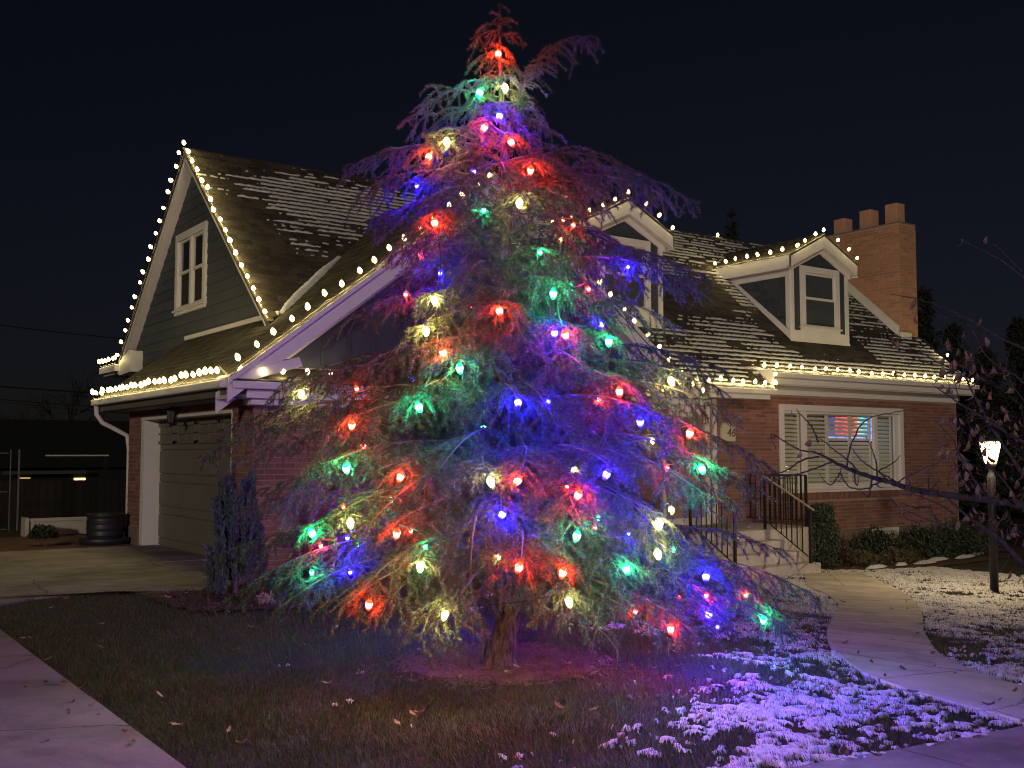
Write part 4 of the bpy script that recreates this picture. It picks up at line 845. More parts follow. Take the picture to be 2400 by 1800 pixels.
# ------------------------------------------------------------------ bulbs and light strings
COLS = {'R': ('red_bulb_glow', (1, .030, .009), .66), 'G': ('green_bulb_glow', (.007, .75, .27), .62), 'B': ('blue_bulb_glow', (.010, .005, 1), 3.3), 'W': ('warm_white_tree_bulb_glow', (1, .86, .25), .30)}
def bulb_mesh(name, mat, s=1.):                                # strawberry-shaped lamp, tip along +Z
    mb = MB(); mb.lathe((0, 0, 0), [(.0085 * s, 0), (.0175 * s, .010 * s), (.0205 * s, .022 * s), (.0165 * s, .039 * s), (.0095 * s, .053 * s), (.0008, .060 * s)], 8); return mb.mesh(name, mat, smooth=True)
def sock_mesh(s=1.): return MB().lathe((0, 0, 0), [(.0, -.030 * s), (.009 * s, -.030 * s), (.011 * s, -.024 * s), (.011 * s, .001), (.0, .001)], 8).mesh('socket', M_SOCK)
SOCK = sock_mesh(); SOCKW = sock_mesh(.8)
LAMPS = {}
def add_bulb(parent, P, direction, me, sm, label=None, lamp=None):
    o = link('bulb', me, parent, P); o.rotation_mode = 'QUATERNION'; o.rotation_quaternion = Vector(direction).to_track_quat('Z', 'Y')
    s = bpy.data.objects.new('socket', sm); COL.objects.link(s); s.parent = o
    if label: o['label'] = label
    if lamp:
        if lamp not in LAMPS:
            l = bpy.data.lights.new('bulb_light', 'POINT'); l.color = lamp[0]; l.energy = lamp[1]; l.shadow_soft_size = .034; l.use_soft_falloff = False; LAMPS[lamp] = l
        q = bpy.data.objects.new('bulb_light', LAMPS[lamp]); COL.objects.link(q); q.parent = o; q.location = (0, 0, .03)
    return o
tl = thing('tree_light_string', BP[0], 'string of large red, green, blue and warm white bulbs wound through the cedar', 'light string')
TMS = {k: bulb_mesh('bulb', glow(n + '_small', c, 9.0, .042), .70) for k, (n, c, s) in COLS.items()}; SOCKS = sock_mesh(.66)
TM = {k: bulb_mesh('bulb', glow(n, c, 9.0, .070), 1.18) for k, (n, c, s) in COLS.items()}; CN = {'R': 'red glowing bulb', 'G': 'green glowing bulb', 'B': 'blue glowing bulb', 'W': 'warm white glowing bulb'}
BD = []
for (c, x, y, op), P in zip(TREE_BULBS, BP):
    d = np.array((rng.normal(0, .28), rng.normal(0, .28), -1.)); d /= np.linalg.norm(d); BD.append(d); add_bulb(tl, P - d * .03, d, TM[c] if op else TMS[c], SOCK if op else SOCKS, CN[c], (COLS[c][1], BULB_TREE * COLS[c][2] * (1 if op else .45)))
cord = MB(); prev = None                                      # the same string goes on round the back of the tree
for k in range(20):
    z = .60 + 3.4 * (k / 20) ** 1.2; a = math.atan2(FW[1], FW[0]) + (-1.25 + 2.5 * ((k * .618) % 1)); R_ = float(np.interp(z, pz, pr)) * random.uniform(.70, .88); b = trunk_at(z); P = b + np.array((math.cos(a) * R_, math.sin(a) * R_, -.10 * R_)); c = 'RBRGRWRBRGRB'[k % 12]
    d = np.array((rng.normal(0, .25), rng.normal(0, .25), -1.)); d /= np.linalg.norm(d); add_bulb(tl, P - d * .03, d, TM[c], SOCK, CN[c], (COLS[c][1], BULB_TREE * COLS[c][2] * .7))
    if prev is not None: cord.tube(bez(prev, (prev + P) / 2 + (b - P) * .25, P - d * .06, 8), .0032, 4, False)
    prev = P - d * .06
rows = {}
for i, (c, x, y, op) in enumerate(TREE_BULBS): rows.setdefault(int((y - 60) / (70 if y < 700 else 95)), []).append(i)
order = []
for n, k in enumerate(sorted(rows)): order += sorted(rows[k], key=lambda i: TREE_BULBS[i][1] * (1 if n % 2 else -1))
for a, b in zip(order[:-1], order[1:]):
    A = BP[a] - BD[a] * .062; B = BP[b] - BD[b] * .062; L = np.linalg.norm(B - A); mid = (A + B) / 2; ax = trunk_at(np.clip(mid[2], 0, TOP)); mid = mid + (ax - mid) * min(.5, L * .16); mid[2] -= .06 * L
    cord.tube(bez(A, 2 * mid - (A + B) / 2, B, 9), .0032, 4, False)
cord.build('cord', M_CORD, tl)

WB = bulb_mesh('bulb', glow('white_roofline_bulb_glow', (1, .80, .30), 14.0, .096), 1.6)
def white_string(label, runs, up=(0, 0, 1), group='white light strings along the eaves'):
    """runs: list of (start, end, count, direction the bulbs point); bulbs clipped along a dark-socketed pale cord"""
    root = thing('roof_light_string', runs[0][0], label, 'light string', group); mb = MB()
    for A, B, n, dr_ in runs:
        A = np.array(A, float); B = np.array(B, float); dr_ = np.array(dr_, float); dr_ /= np.linalg.norm(dr_); t = np.linspace(0, 1, n) if n > 1 else np.array([.5])
        P0 = None
        for q in t:
            P = A + (B - A) * (q + (rng.normal(0, .05) / n if n > 2 else 0)) + rng.normal(0, .009, 3); dd = dr_ + rng.normal(0, .16, 3); dd /= np.linalg.norm(dd)
            add_bulb(root, P + dr_ * .068, dd, WB, SOCKW, None, ((1, .80, .34), BULB_WHITE)).scale = (random.uniform(.86, 1.1),) * 3
            if P0 is not None: m = (P + P0) / 2 - dr_ * random.uniform(.0, .03); mb.tube(bez(P0 + dr_ * .005, m, P + dr_ * .005, 6), .003, 4, False)
            P0 = P
        if n > 1: mb.tube([A - (0, 0, .004), B - (0, 0, .004)], .0025, 4, False)
    if mb.v: mb.build('cord', M_WCORD, root)
    return root
exx = ex + .0
white_string('white bulbs along both sloping edges of the tall steep left gable', [((exx, RY - .02, RZ + .03), (exx, vY(6.0) + .03, roofz(vY(6.0)) + .03), 17, (-.45, -.5, .75)), ((exx, RY + .10, RZ - .06), (exx, 22.2, RZ + .02 - RS * 3.87), 17, (-.25, .6, .75))])
white_string('short bright row of white bulbs on the far left upper gutter end', [((ex - .08, 22.2, 3.39), (ex - .08, 23.4, 3.39), 6, (-.2, 0, 1))])
white_string('white bulbs along the gutter over the garage door', [((WX0 - .07, FRK + .25, 2.49), (WX0 - .07, 19.15, 2.49), 27, (-.2, -.1, 1))])
white_string('white bulbs along the low front gutter of the garage wing behind the cedar', [((WX0 + .12, FRK + .06, 2.50), (WX0 + 1.35, FRK + .06, 2.50), 5, (0, -.2, 1)), ((WX1 - 1.1, FRK + .06, 2.50), (WX1 + .1, FRK + .06, 2.50), 5, (0, -.2, 1))])
white_string('white bulbs along both sloping edges of the wide garage gable', [((WX0 + .16, FRK + .12, WZ0 + .12 + .03), (WCX - .1, FRK + .12, WZR - .06 + .03), 17, (-.3, -.1, .8)), ((WCX + .15, FRK + .12, WZR - .08 + .03), (WX1 - .12, FRK + .12, WZ0 + .09 + .03), 16, (.3, -.1, .8))])
white_string('white bulbs along the lower porch gutter beside the cedar', [((WX1 + .2, 13.63, roofz(13.67) + .005), (15.85, 13.63, roofz(13.67) + .005), 10, (0, -.15, 1)), ((15.88, 13.78, roofz(13.67) + .22), (15.88, 13.8, roofz(13.67) + .22), 1, (.5, -.4, .4))])
white_string('white bulbs along the right gutter over the shuttered picture window', [((15.93, 14.02, zg + .01), (23.2, 14.02, zg + .01), 20, (0, -.15, 1)), ((23.3, 14.6, zg + .5), (23.35, 14.9, zg + .8), 1, (.3, -.2, 1))])
for cx, nm in ((18.95, 'white bulbs outlining the right dormer beside the chimney'), (13.22, 'white bulbs outlining the left dormer half hidden by the cedar')):
    xl = cx - 1.16; xr = cx + 1.16; yb1 = RY - (RZ - 5.80) / RS
    white_string(nm, [((xl - .01, yb1 - .1, 5.82), (xl - .01, 15.05, 5.82), 7, (-.2, 0, 1)), ((xl + .18, 14.84, 5.90), (cx - .02, 14.84, 6.38), 4, (-.1, -.2, 1)), ((cx + .36, 14.84, 6.22), (xr - .1, 14.84, 5.86), 3, (.4, -.2, 1))])
white_string('single white bulb on the rear edge of the roof ridge', [((19.35, RY + .12, RZ + .03), (19.37, RY + .12, RZ + .03), 1, (0, 0, 1))])

# ------------------------------------------------------------------ front steps and hand rails
st = thing('front_steps', (14, 12.6, -.5), 'pale concrete front steps climbing to the porch landing', 'steps')
GY = [(11.89, -.33), (12.20, -.15), (12.51, .02), (12.82, .19)]
for i, (y, z) in enumerate(GY):
    y1 = GY[i + 1][0] + .03 if i < 3 else FY
    MB().box(12.7, 14.8 + (.12 if i == 0 else 0) + (1.15 if i == 3 else 0), y, y1 if i < 3 else FY, -.75, z).build('step' if i < 3 else 'landing', M_PATH, st, bev=.012)
def railing(label, posts, top, bars, xs_off=0):
    r = thing('hand_rail', posts[0][0], label, 'railing', 'iron hand rails of the front steps')
    for p, q in posts: MB().beam(p, q, .042, .042, (0, 1, 0)).build('post', M_IRON, r)
    for p, q, m in top: MB().beam(p, q, .045, .022, (0, 0, 1)).build('top_rail', m, r, bev=.003)
    for p, q, n in bars:
        for t in np.linspace(0, 1, n + 2)[1:-1]:
            a = np.array(p[0]) + (np.array(p[1]) - np.array(p[0])) * t; b = np.array(q[0]) + (np.array(q[1]) - np.array(q[0])) * t
            MB().beam(a, b, .016, .016, (0, 1, 0)).build('baluster', M_IRON, r)
        MB().beam(p[0], p[1], .022, .014, (0, 0, 1)).build('bottom_rail', M_IRON, r)
    return r
def stair_rail(label, x, far=None):
    A0, A1 = (x, 11.95, -.55), (x, 11.95, .60); B0, B1 = (x, 12.95, .19), (x, 12.95, 1.13)
    posts = [(A0, A1), (B0, B1)]; top = [((x, 11.86, .57), (x, 12.97, 1.14), M_RAILTOP)]; bars = [(((x, 12.0, -.22), (x, 12.93, .34)), ((x, 12.0, .62), (x, 12.93, 1.10)), 7)]
    if far:
        posts += [((far, 12.95, .19), (far, 12.95, 1.13))]; top += [((x, 12.95, 1.14), (far, 12.95, 1.14), M_IRON), ((far, 12.95, 1.14), (far, FY - .02, 1.14), M_IRON)]
        bars += [(((x, 12.95, .30), (far, 12.95, .30)), ((x, 12.95, 1.13), (far, 12.95, 1.13)), 8), (((far, 12.95, .30), (far, FY - .03, .30)), ((far, 12.95, 1.13), (far, FY - .03, 1.13)), 11)]
    railing(label, posts, top, bars)
stair_rail('black iron hand rail with a pale worn top on the right of the steps', 14.72, 15.85)
stair_rail('black iron hand rail on the left of the steps behind the cedar branches', 12.86)

# house number plaque
pq = thing('house_number_plaque', (15.36, FY - .03, 1.98), 'cream plaque with a scalloped top and dark house number on the brick beside the door', 'number plaque')
mb = MB(); P = [(-.20, -.17), (.20, -.17), (.20, .14), (.15, .135)]
for k in range(5): a = .12 - k * .06; P += [(a + .02, .16), (a, .20), (a - .02, .16)]
P += [(-.15, .135), (-.20, .14)]
mb.prism([(15.36 + x, FY - .045, 1.95 + z) for x, z in P], (0, .035, 0)).build('plate', surf('cream_plaque', (.62, .58, .42), (.55, .50, .36), 6, .6, .1, 40), pq, bev=.003)
def text(s, size, loc, rot, mat, parent, name='numerals', ext=.004):
    cu = bpy.data.curves.new('t', 'FONT'); cu.body = s; cu.size = size; cu.align_x = 'CENTER'; cu.align_y = 'CENTER'; cu.extrude = ext; cu.shear = .18
    o = bpy.data.objects.new('t', cu); COL.objects.link(o); bpy.context.view_layer.update(); me = bpy.data.meshes.new_from_object(o.evaluated_get(bpy.context.evaluated_depsgraph_get())); bpy.data.objects.remove(o, do_unlink=True)
    me.materials.clear(); me.materials.append(mat); q = link(name, me, parent, loc); q.rotation_euler = rot; return q
text('46', .24, (15.43, FY - .05, 1.945), (R(90), 0, 0), surf('dark_numerals', (.07, .07, .035), None, 3, .6), pq)

# wall lantern over the garage door, unlit
lp = thing('wall_lantern', (5.12, 16.3, 2.2), 'small unlit black lantern hung under the eave above the garage door', 'lantern')
c = np.array((5.1, 16.3, 0))
MB().lathe(c + (0, 0, 2.24), [(0, .0), (.065, 0), (.085, -.02), (.07, -.035)], 6).lathe(c, [(.0, 2.02), (.045, 2.02), (.03, 1.99), (0, 1.94)], 6).build('frame', M_IRON, lp)
mb = MB()
for k in range(6): a = k * math.pi / 3; mb.beam(c + (.075 * math.cos(a), .075 * math.sin(a), 2.21), c + (.045 * math.cos(a), .045 * math.sin(a), 2.02), .008, .008)
mb.build('ribs', M_IRON, lp)
MB().lathe(c, [(.07, 2.205), (.041, 2.022)], 6).build('pane', surf('dusty_lantern_glass', (.10, .10, .085), None, 3, .3), lp)
MB().tube([c + (0, 0, 2.24), c + (.03, 0, 2.29), c + (.12, 0, 2.30)], .012, 6).build('bracket', M_IRON, lp)

# ------------------------------------------------------------------ lamp post
LPX, LPY, LPZ = 15.2, 8.92, -.53
lm = thing('lamp_post', (LPX, LPY, LPZ), 'lit lantern on a black post standing in the snowy lawn', 'lamp post'); c = np.array((LPX, LPY, 0))
MB().lathe(c, [(.0, LPZ - .1), (.062, LPZ - .1), (.062, 1.18), (.05, 1.22), (.03, 1.28), (.05, 1.33), (.07, 1.36), (.07, 1.38), (0, 1.38)], 14).build('post', M_IRON, lm, smooth=True)
for k in range(6):
    a0, a1 = k * math.pi / 3, (k + 1) * math.pi / 3; lo, hi, zl, zh = .075, .150, 1.40, 1.72
    q = [(c + (r * math.cos(a), r * math.sin(a), z)) for r, a, z in ((lo, a0, zl), (lo, a1, zl), (hi, a1, zh), (hi, a0, zh))]
    MB().add(q, [(0, 1, 2, 3)]).build('lit_pane', glow('lantern_glow', (1, .80, .42), 5.0), lm)
    MB().beam(q[0], q[3], .014, .014).build('rib', M_IRON, lm)
MB().lathe(c, [(.165, 1.72), (.17, 1.735), (.10, 1.82), (.03, 1.87), (.02, 1.90), (.028, 1.92), (0, 1.96)], 6).build('cap', M_IRON, lm)
MB().lathe(c, [(0, 1.38), (.085, 1.38), (.085, 1.40), (0, 1.40)], 6).build('collar', M_IRON, lm)

MATS['lantern_glow'].cycles.emission_sampling = 'NONE'
ll = bpy.data.lights.new('lantern_light', 'POINT'); ll.energy = 225; ll.color = (1, .74, .40); ll.shadow_soft_size = .175; ll.use_soft_falloff = False; lo_ = bpy.data.objects.new('lantern_light', ll); COL.objects.link(lo_); lo_.parent = lm; lo_.location = (0, 0, 1.56 - LPZ)
# ------------------------------------------------------------------ lawn: grass blades, snow, leaves
def wild(X, Y):                                              # where grass grows
    return ~inpoly(X, Y, PATH_POLY) & ~inpoly(X, Y, RING_IN) & ~inpoly(X, Y, BED) & ~inpoly(X, Y, BED2)
SB_Y = [2.9, 3.4, 4.0, 4.5, 4.9, 5.6, 6.3, 7.3, 8.5, 9.6, 12]; SB_X = [2.3, 2.7, 3.3, 3.9, 4.9, 5.55, 6.05, 6.3, 6.4, 7.6, 10]
def snowmask(X, Y):
    e = X - np.interp(Y, SB_Y, SB_X); d = .58 * np.clip((e + .6) / 2.0, 0, 1)
    d = d + .10 * np.clip((X - 9) / 4, 0, 1) - .30 * np.exp(-((X - 9.6) / 2.6) ** 2 - ((Y - 5.5) / .75) ** 2) + .06 * np.clip((4.3 - Y) / .8, 0, 1) * (X > 3.6)
    s = .72 * (X - Y) * .7071; t = (X + Y) * .7071
    n = .75 * (fbm(X * 1.1 + 3, Y * 1.1, 21, 3) - .5) + .60 * (vn(s * 7 + 40, t * 4.2, 23) - .5) + .52 * (vn(s * 17 + 9, t * 11, 24) - .5) + .85 * (vn(X * 30, Y * 30, 27) - .5)
    return d - .60 + n * .95
def grass(name, x0, x1, y0, y1, n, h, w):
    X = rng.uniform(x0, x1, n); Y = rng.uniform(y0, y1, n); k = wild(X, Y) & (Y > np.interp(X, [1.7, 4.2, 5, 5.9, 7, 12, 30], [3.62, 3.54, 3.41, 3.30, 3.32, 3.4, 3.4])) & (X > 1.745) & ~inpoly(X, Y, DE + [(5.2, 16), (-7, 16)])
    P = (X * FW[0] + Y * FW[1]); lat = np.abs(X * RT[0] + Y * RT[1]) / P; k &= lat < .56
    k &= rng.random(n) < .35 + .9 * fbm(X * 3, Y * 3, 61, 3)
    X = X[k]; Y = Y[k]; n = len(X); sm = snowmask(X, Y); hh = h * rng.uniform(.45, 1.2, n) * (.7 + .6 * fbm(X * 2.1, Y * 2.1, 63, 2)) * np.where(sm > 0, 1.0, 1)
    a = rng.uniform(0, 2 * math.pi, n); ln = rng.uniform(.2, 1.1, n) * hh; b2 = 2 * math.pi * fbm(X * .9, Y * .9, 65, 2); dx = np.cos(a) * .6 + np.cos(b2) * .7; dy = np.sin(a) * .6 + np.sin(b2) * .7
    z = gz(X, Y) - .008; px, py = -np.sin(a) * w, np.cos(a) * w
    V = np.stack([np.c_[X - px, Y - py, z], np.c_[X + px, Y + py, z], np.c_[X + dx * ln * .4 + px * .7, Y + dy * ln * .4 + py * .7, z + hh * .62], np.c_[X + dx * ln * .4 - px * .7, Y + dy * ln * .4 - py * .7, z + hh * .62], np.c_[X + dx * ln, Y + dy * ln, z + hh]], 1).reshape(-1, 3)
    i = np.arange(n) * 5; T = np.concatenate([np.c_[i, i + 1, i + 2], np.c_[i, i + 2, i + 3], np.c_[i + 3, i + 2, i + 4]])
    link(name, np_mesh(name, V, T, 3, M_GRASS), kind='stuff')
grass('grass', 1.7, 6.6, 3.2, 7.2, 125000, .036, .0016)
grass('grass', 1.7, 9.5, 5.5, 12.4, 110000, .040, .0022)
grass('grass', 6.4, 17, 3.3, 12.4, 70000, .040, .0032)
def snow_patch(x0, x1, y0, y1, res):
    xs = np.arange(x0, x1, res); ys = np.arange(y0, y1, res); X, Y = np.meshgrid(xs, ys); X = X + rng.uniform(-.3, .3, X.shape) * res; Y = Y + rng.uniform(-.3, .3, Y.shape) * res
    m = snowmask(X, Y); P = X * FW[0] + Y * FW[1]; lat = np.abs(X * RT[0] + Y * RT[1]) / P
    ok = wild(X, Y) & (lat < .56) & (Y > np.interp(X, [1.7, 4.2, 5, 5.9, 7, 12, 30], [3.62, 3.54, 3.41, 3.30, 3.32, 3.4, 3.4]) - .03)
    hgt = np.clip(m * .035, -.008, .010) + .014 * (fbm(X * 30, Y * 30, 71, 2) - .45) + .010 * (fbm(X * 9, Y * 9, 73, 2) - .5)
    Z = gz(X, Y) + .004 + np.where(m > -.02, hgt, -.02) - .001
    nx = len(xs); i, j = np.meshgrid(np.arange(len(ys) - 1), np.arange(nx - 1), indexing='ij'); a = (i * nx + j).ravel(); g = ((m > 0) & ok).astype(int).ravel()
    cnt = g[a] + g[a + 1] + g[a + nx] + g[a + nx + 1]; a = a[cnt >= 2]; Fq = np.c_[a, a + 1, a + nx + 1, a + nx]; u, inv = np.unique(Fq, return_inverse=True)
    V = np.c_[X.ravel(), Y.ravel(), Z.ravel()][u]; link('lawn_snow', np_mesh('lawn_snow', V, inv.reshape(-1, 4), 4, M_SNOW, True), kind='stuff')
snow_patch(2.4, 8.0, 3.2, 7.4, .016); snow_patch(5, 18, 7.4, 12.6, .027); snow_patch(8.0, 18, 3.2, 7.4, .025)
def bed_snow(cx, cy, rx, ry, seed):
    P = blob(cx, cy, rx, ry, .2, 18, seed); mb = MB(); n = len(P); z = float(gz(cx, cy)) + .03
    vs = [(x, y, z) for x, y in P] + [(cx + (x - cx) * .6, cy + (y - cy) * .6, z + .035 + random.uniform(-.01, .01)) for x, y in P] + [(cx, cy, z + .045)]
    mb.add(vs, [(i, (i + 1) % n, n + (i + 1) % n, n + i) for i in range(n)] + [(n + i, n + (i + 1) % n, 2 * n) for i in range(n)]).build('bed_snow', M_SNOW, None, (0, 0, 0), True, 'stuff')
for k, (x, y, a, b) in enumerate([(16.6, 12.0, .35, .12), (18.4, 12.2, .45, .16), (19.3, 12.5, .4, .14), (20.4, 12.6, .5, .12), (21.5, 13.0, .3, .12), (17.5, 12.1, .2, .09), (6.5, 9.62, .10, .06), (4.95, 12.2, .12, .07)]): bed_snow(x, y, a, b, k + 30)

leafm = []
for k in range(6):                                           # curled fallen leaves
    r = random.Random(k + 5); L = r.uniform(.08, .12); w = L * r.uniform(.28, .48); cl = r.uniform(.4, 1.5); mb = MB(); vs = []
    for i in range(6):
        t = i / 5; hw = w * math.sin(math.pi * min(1, t * .93 + .07)) ** .7 * (1 + .25 * math.sin(i * 2.4 + k)); zz_ = .018 + .03 * cl * (t - .5) ** 2 * 4 * .5
        for s in (-1, 0, 1): vs.append((L * (t - .5), s * hw * .5, zz_ + (abs(s) * .012 * cl) + r.uniform(-.003, .003)))
    fs = [(i * 3 + j, i * 3 + j + 1, i * 3 + j + 4, i * 3 + j + 3) for i in range(5) for j in range(2)]
    mb.add(vs, fs); mb.tube([(-L * .5, 0, .02), (-L * .5 - .03, .004, .028)], .0012, 3, False); leafm.append((mb.mesh('leaf', M_LEAF, smooth=True), mb.mesh('leaf', M_PLEAF, smooth=True)))
ORD = ["nearest", "second nearest", "third nearest", "fourth nearest", "fifth nearest", "sixth nearest", "seventh nearest", "eighth nearest", "ninth nearest", "tenth nearest", "eleventh nearest", "twelfth nearest", "thirteenth nearest", "fourteenth nearest", "fifteenth nearest", "sixteenth nearest", "seventeenth nearest", "eighteenth nearest", "nineteenth nearest", "farthest"]
def leaf(x, y, lab, pale=False, s=1., lift=.0):
    P = ong(x, y); k = random.randrange(6); o = link('fallen_leaf', leafm[k][1 if pale else 0], None, (P[0], P[1], float(gz(P[0], P[1])) + lift)); o.scale = (s * .64,) * 3
    o.rotation_euler = (random.uniform(-.35, .35), random.uniform(-.35, .35), random.uniform(0, 6.28)); tag(o, lab, 'leaf', 'fallen leaves scattered over the lawn and paving')
for i_, (x, y, s) in enumerate(sorted([(372, 1646, 1.2), (536, 1728, 1.0), (566, 1763, 1.2), (410, 1716, 1.1), (425, 1720, 1), (965, 1692, 1.3), (930, 1710, 1), (985, 1688, 1)], key=lambda q: -q[1])): leaf(x, y, 'pale curled leaf on the near left lawn, {} to the bottom edge'.format(ORD[i_]), True, s, .03)
for i_, (x, y, s) in enumerate(sorted([(235, 1528, 1.2), (281, 1518, .8), (154, 1411, .9), (239, 1472, .8), (220, 1409, .7), (588, 1480, .9), (393, 1409, 1.1), (535, 1443, .8), (787, 1484, 1.2), (855, 1488, .9), (1040, 1494, 1), (765, 1616, 1), (920, 1612, 1.2), (966, 1610, 1), (552, 1532, .7), (120, 1432, .8), (640, 1450, .7), (715, 1523, 1.1), (805, 1530, .7), (1140, 1628, 1)], key=lambda q: -q[1])): leaf(x, y, 'small dry leaf on the bare grass left of the cedar, {} to the camera'.format(ORD[i_]), rng.random() < .6, s, .025)
for i_, (x, y, s) in enumerate(sorted([(1400, 1625, 1.3), (1605, 1655, 1.5), (1362, 1640, 1), (1310, 1675, 1.3), (1395, 1680, 1), (1640, 1700, .9), (1570, 1600, .8), (1590, 1575, .8), (1480, 1655, 1), (1765, 1718, 1), (1530, 1580, .8), (1430, 1560, .8), (1280, 1570, .8), (1580, 1540, .9)], key=lambda q: -q[1])): leaf(x, y, 'brown curled leaf on the patchy lawn before the cedar, {} to the camera'.format(ORD[i_]), False, s, .03)
for i_, (x, y, s) in enumerate(sorted([(2005, 1668, 1), (1900, 1680, 1), (2055, 1685, 1.1), (2210, 1705, 1), (2180, 1660, 1), (2072, 1602, 1.2), (2320, 1672, 1.2), (2190, 1500, .8), (2250, 1530, .8), (1960, 1610, .9), (2140, 1640, 1), (2290, 1730, .9), (1880, 1720, 1)], key=lambda q: -q[1])): leaf(x, y, 'brown leaf on the snowy grass beside the path, {} to the camera'.format(ORD[i_]), False, s, .035)
for i_, (x, y, s) in enumerate(sorted([(2125, 1416, 1), (1975, 1417, 1), (2126, 1434, 1), (2090, 1434, .8), (2160, 1471, 1), (2152, 1495, 1), (1985, 1518, 1.3), (2013, 1541, .9), (2185, 1541, 1), (2240, 1589, .9), (2042, 1562, 1.1), (2115, 1579, 1.1), (2195, 1530, .8), (2382, 1632, 1.4), (2345, 1651, .7), (2190, 1570, .7)], key=lambda q: -q[1])): leaf(x, y, 'dry leaf on the curved concrete path, {} to the front sidewalk'.format(ORD[i_]), False, s, .022)
for i_, (x, y, s) in enumerate(sorted([(13, 1489, .8), (36, 1506, .8), (53, 1504, .9), (112, 1556, 1), (108, 1610, .8), (145, 1612, 1.4), (184, 1624, .8), (158, 1657, .5), (171, 1656, .6), (157, 1683, .8), (104, 1753, .9), (215, 1666, 1), (310, 1755, 1), (290, 1728, .8), (10, 1455, .8), (58, 1620, .5), (230, 1686, .5), (70, 1502, .7)], key=lambda q: -q[1])): leaf(x, y, 'dark dry leaf on the left sidewalk, {} to the bottom edge'.format(ORD[i_]), rng.random() < .3, s, .02)
for i_, (x, y, s) in enumerate(sorted([(1980, 1780, 1.2), (2050, 1785, 1)], key=lambda q: -q[1])): leaf(x, y, 'leaf on the dark sidewalk in the bottom right corner, {} to the bottom edge'.format(ORD[i_]), False, s, .02)
for i_, (x, y, s) in enumerate(sorted([(1010, 1552, 1.1), (995, 1548, 1), (1190, 1590, .9), (1212, 1578, 1), (1330, 1570, 1), (1080, 1600, .9)], key=lambda q: -q[1])): leaf(x, y, 'leaf on the needle litter round the cedar trunk, {} to the camera'.format(ORD[i_]), True, s, .03)
for i_, (x, y, s) in enumerate(sorted([(620, 1410, 1.3), (508, 1425, .9), (480, 1436, .9), (435, 1398, .8), (590, 1398, .8), (700, 1415, .9)], key=lambda q: -q[1])): leaf(x, y, 'dry leaf on the mulch bed near the garage corner, {} to the camera'.format(ORD[i_]), True, s, .03)

# ------------------------------------------------------------------ shrubs
def leafy(c, n, sampler, size, mat, name, parent, up=.4, thin=.35):
    P = sampler(n); n = len(P); D = rng.normal(size=(n, 3)); D[:, 2] += up * 2; D /= np.linalg.norm(D, axis=1)[:, None]; s = np.cross(D, rng.normal(size=(n, 3))); s /= np.linalg.norm(s, axis=1)[:, None]
    L = size * rng.uniform(.6, 1.3, (n, 1)); V = np.stack([P, P + D * L * .5 + s * L * thin, P + D * L, P + D * L * .5 - s * L * thin], 1).reshape(-1, 3)
    return link(name, np_mesh(name, V - np.array(c), np.arange(4 * n).reshape(-1, 4), 4, mat), parent, c)
def plume(c, n, rad, h, size, mat, name, parent, spread=.25, thin=.09):      # upright sprays
    c = np.array(c, float); Vs = []
    k = 130; pts = []
    for i in range(k):
        a = rng.uniform(0, 6.28); r0 = rad * rng.random() ** .5; z0 = h * .75 * rng.random(); r1 = r0 * (1 - z0 / h * .75); b = np.array((r1 * math.cos(a), r1 * math.sin(a), z0)); d = np.array((math.cos(a) * spread, math.sin(a) * spread, 1.)); d /= np.linalg.norm(d); l = h * rng.uniform(.18, .33)
        t = rng.random((n // k, 1)); pts.append(np.c_[b + d * l * t + rng.normal(0, .012 * (1 - t * .7) * h, (n // k, 3)), np.tile(d, (n // k, 1))])
    A = np.concatenate(pts); P = A[:, :3]; D = A[:, 3:] + rng.normal(0, .35, (len(A), 3)); D /= np.linalg.norm(D, axis=1)[:, None]; s = np.cross(D, rng.normal(size=D.shape)); s /= np.linalg.norm(s, axis=1)[:, None]; L = size * rng.uniform(.6, 1.3, (len(A), 1))
    V = np.stack([P, P + D * L * .5 + s * L * thin, P + D * L, P + D * L * .5 - s * L * thin], 1).reshape(-1, 3)
    return link(name, np_mesh(name, V, np.arange(len(V)).reshape(-1, 4), 4, mat), parent, c)
ju = thing('juniper_shrub', (4.30, 11.35, 0), 'upright blue grey juniper at the garage corner left of the cedar', 'shrub')
plume((4.30, 11.35, 0), 20000, .34, 1.35, .06, M_JUN, 'foliage', ju, .14, .12)
MB().tube([(4.3, 11.35, -.03), (4.3, 11.35, .5)], [.035, .02], 6).build('stem', M_TWIG, ju)
cs = thing('columnar_shrub', (16.05, 12.75, -.53), 'narrow upright green shrub beside the front step railing', 'shrub'); cc = np.array((16.05, 12.75, -.53))
def cyl(rx, ry, h, seed=0):
    def f(n):
        a = rng.uniform(0, 6.28, n); r = rng.random(n) ** .4; z = h * rng.random(n); b = 1 - .35 * (z / h) ** 3; k = .75 + .5 * fbm(a * 1.3 + seed, z * 5, 7 + seed, 3); return np.c_[cc[0] + rx * r * b * k * np.cos(a), cc[1] + ry * r * b * k * np.sin(a), cc[2] + z * (.9 + .2 * k)]
    return f
leafy(cc, 6000, cyl(.30, .30, 1.02), .045, surf('boxwood_leaf', (.05, .075, .04), (.035, .05, .03), 6, .6, 0, None, .45, .4), 'foliage', cs); MB().tube([cc - (0, 0, .05), cc + (0, 0, .5)], .02, 6).build('stem', M_TWIG, cs)
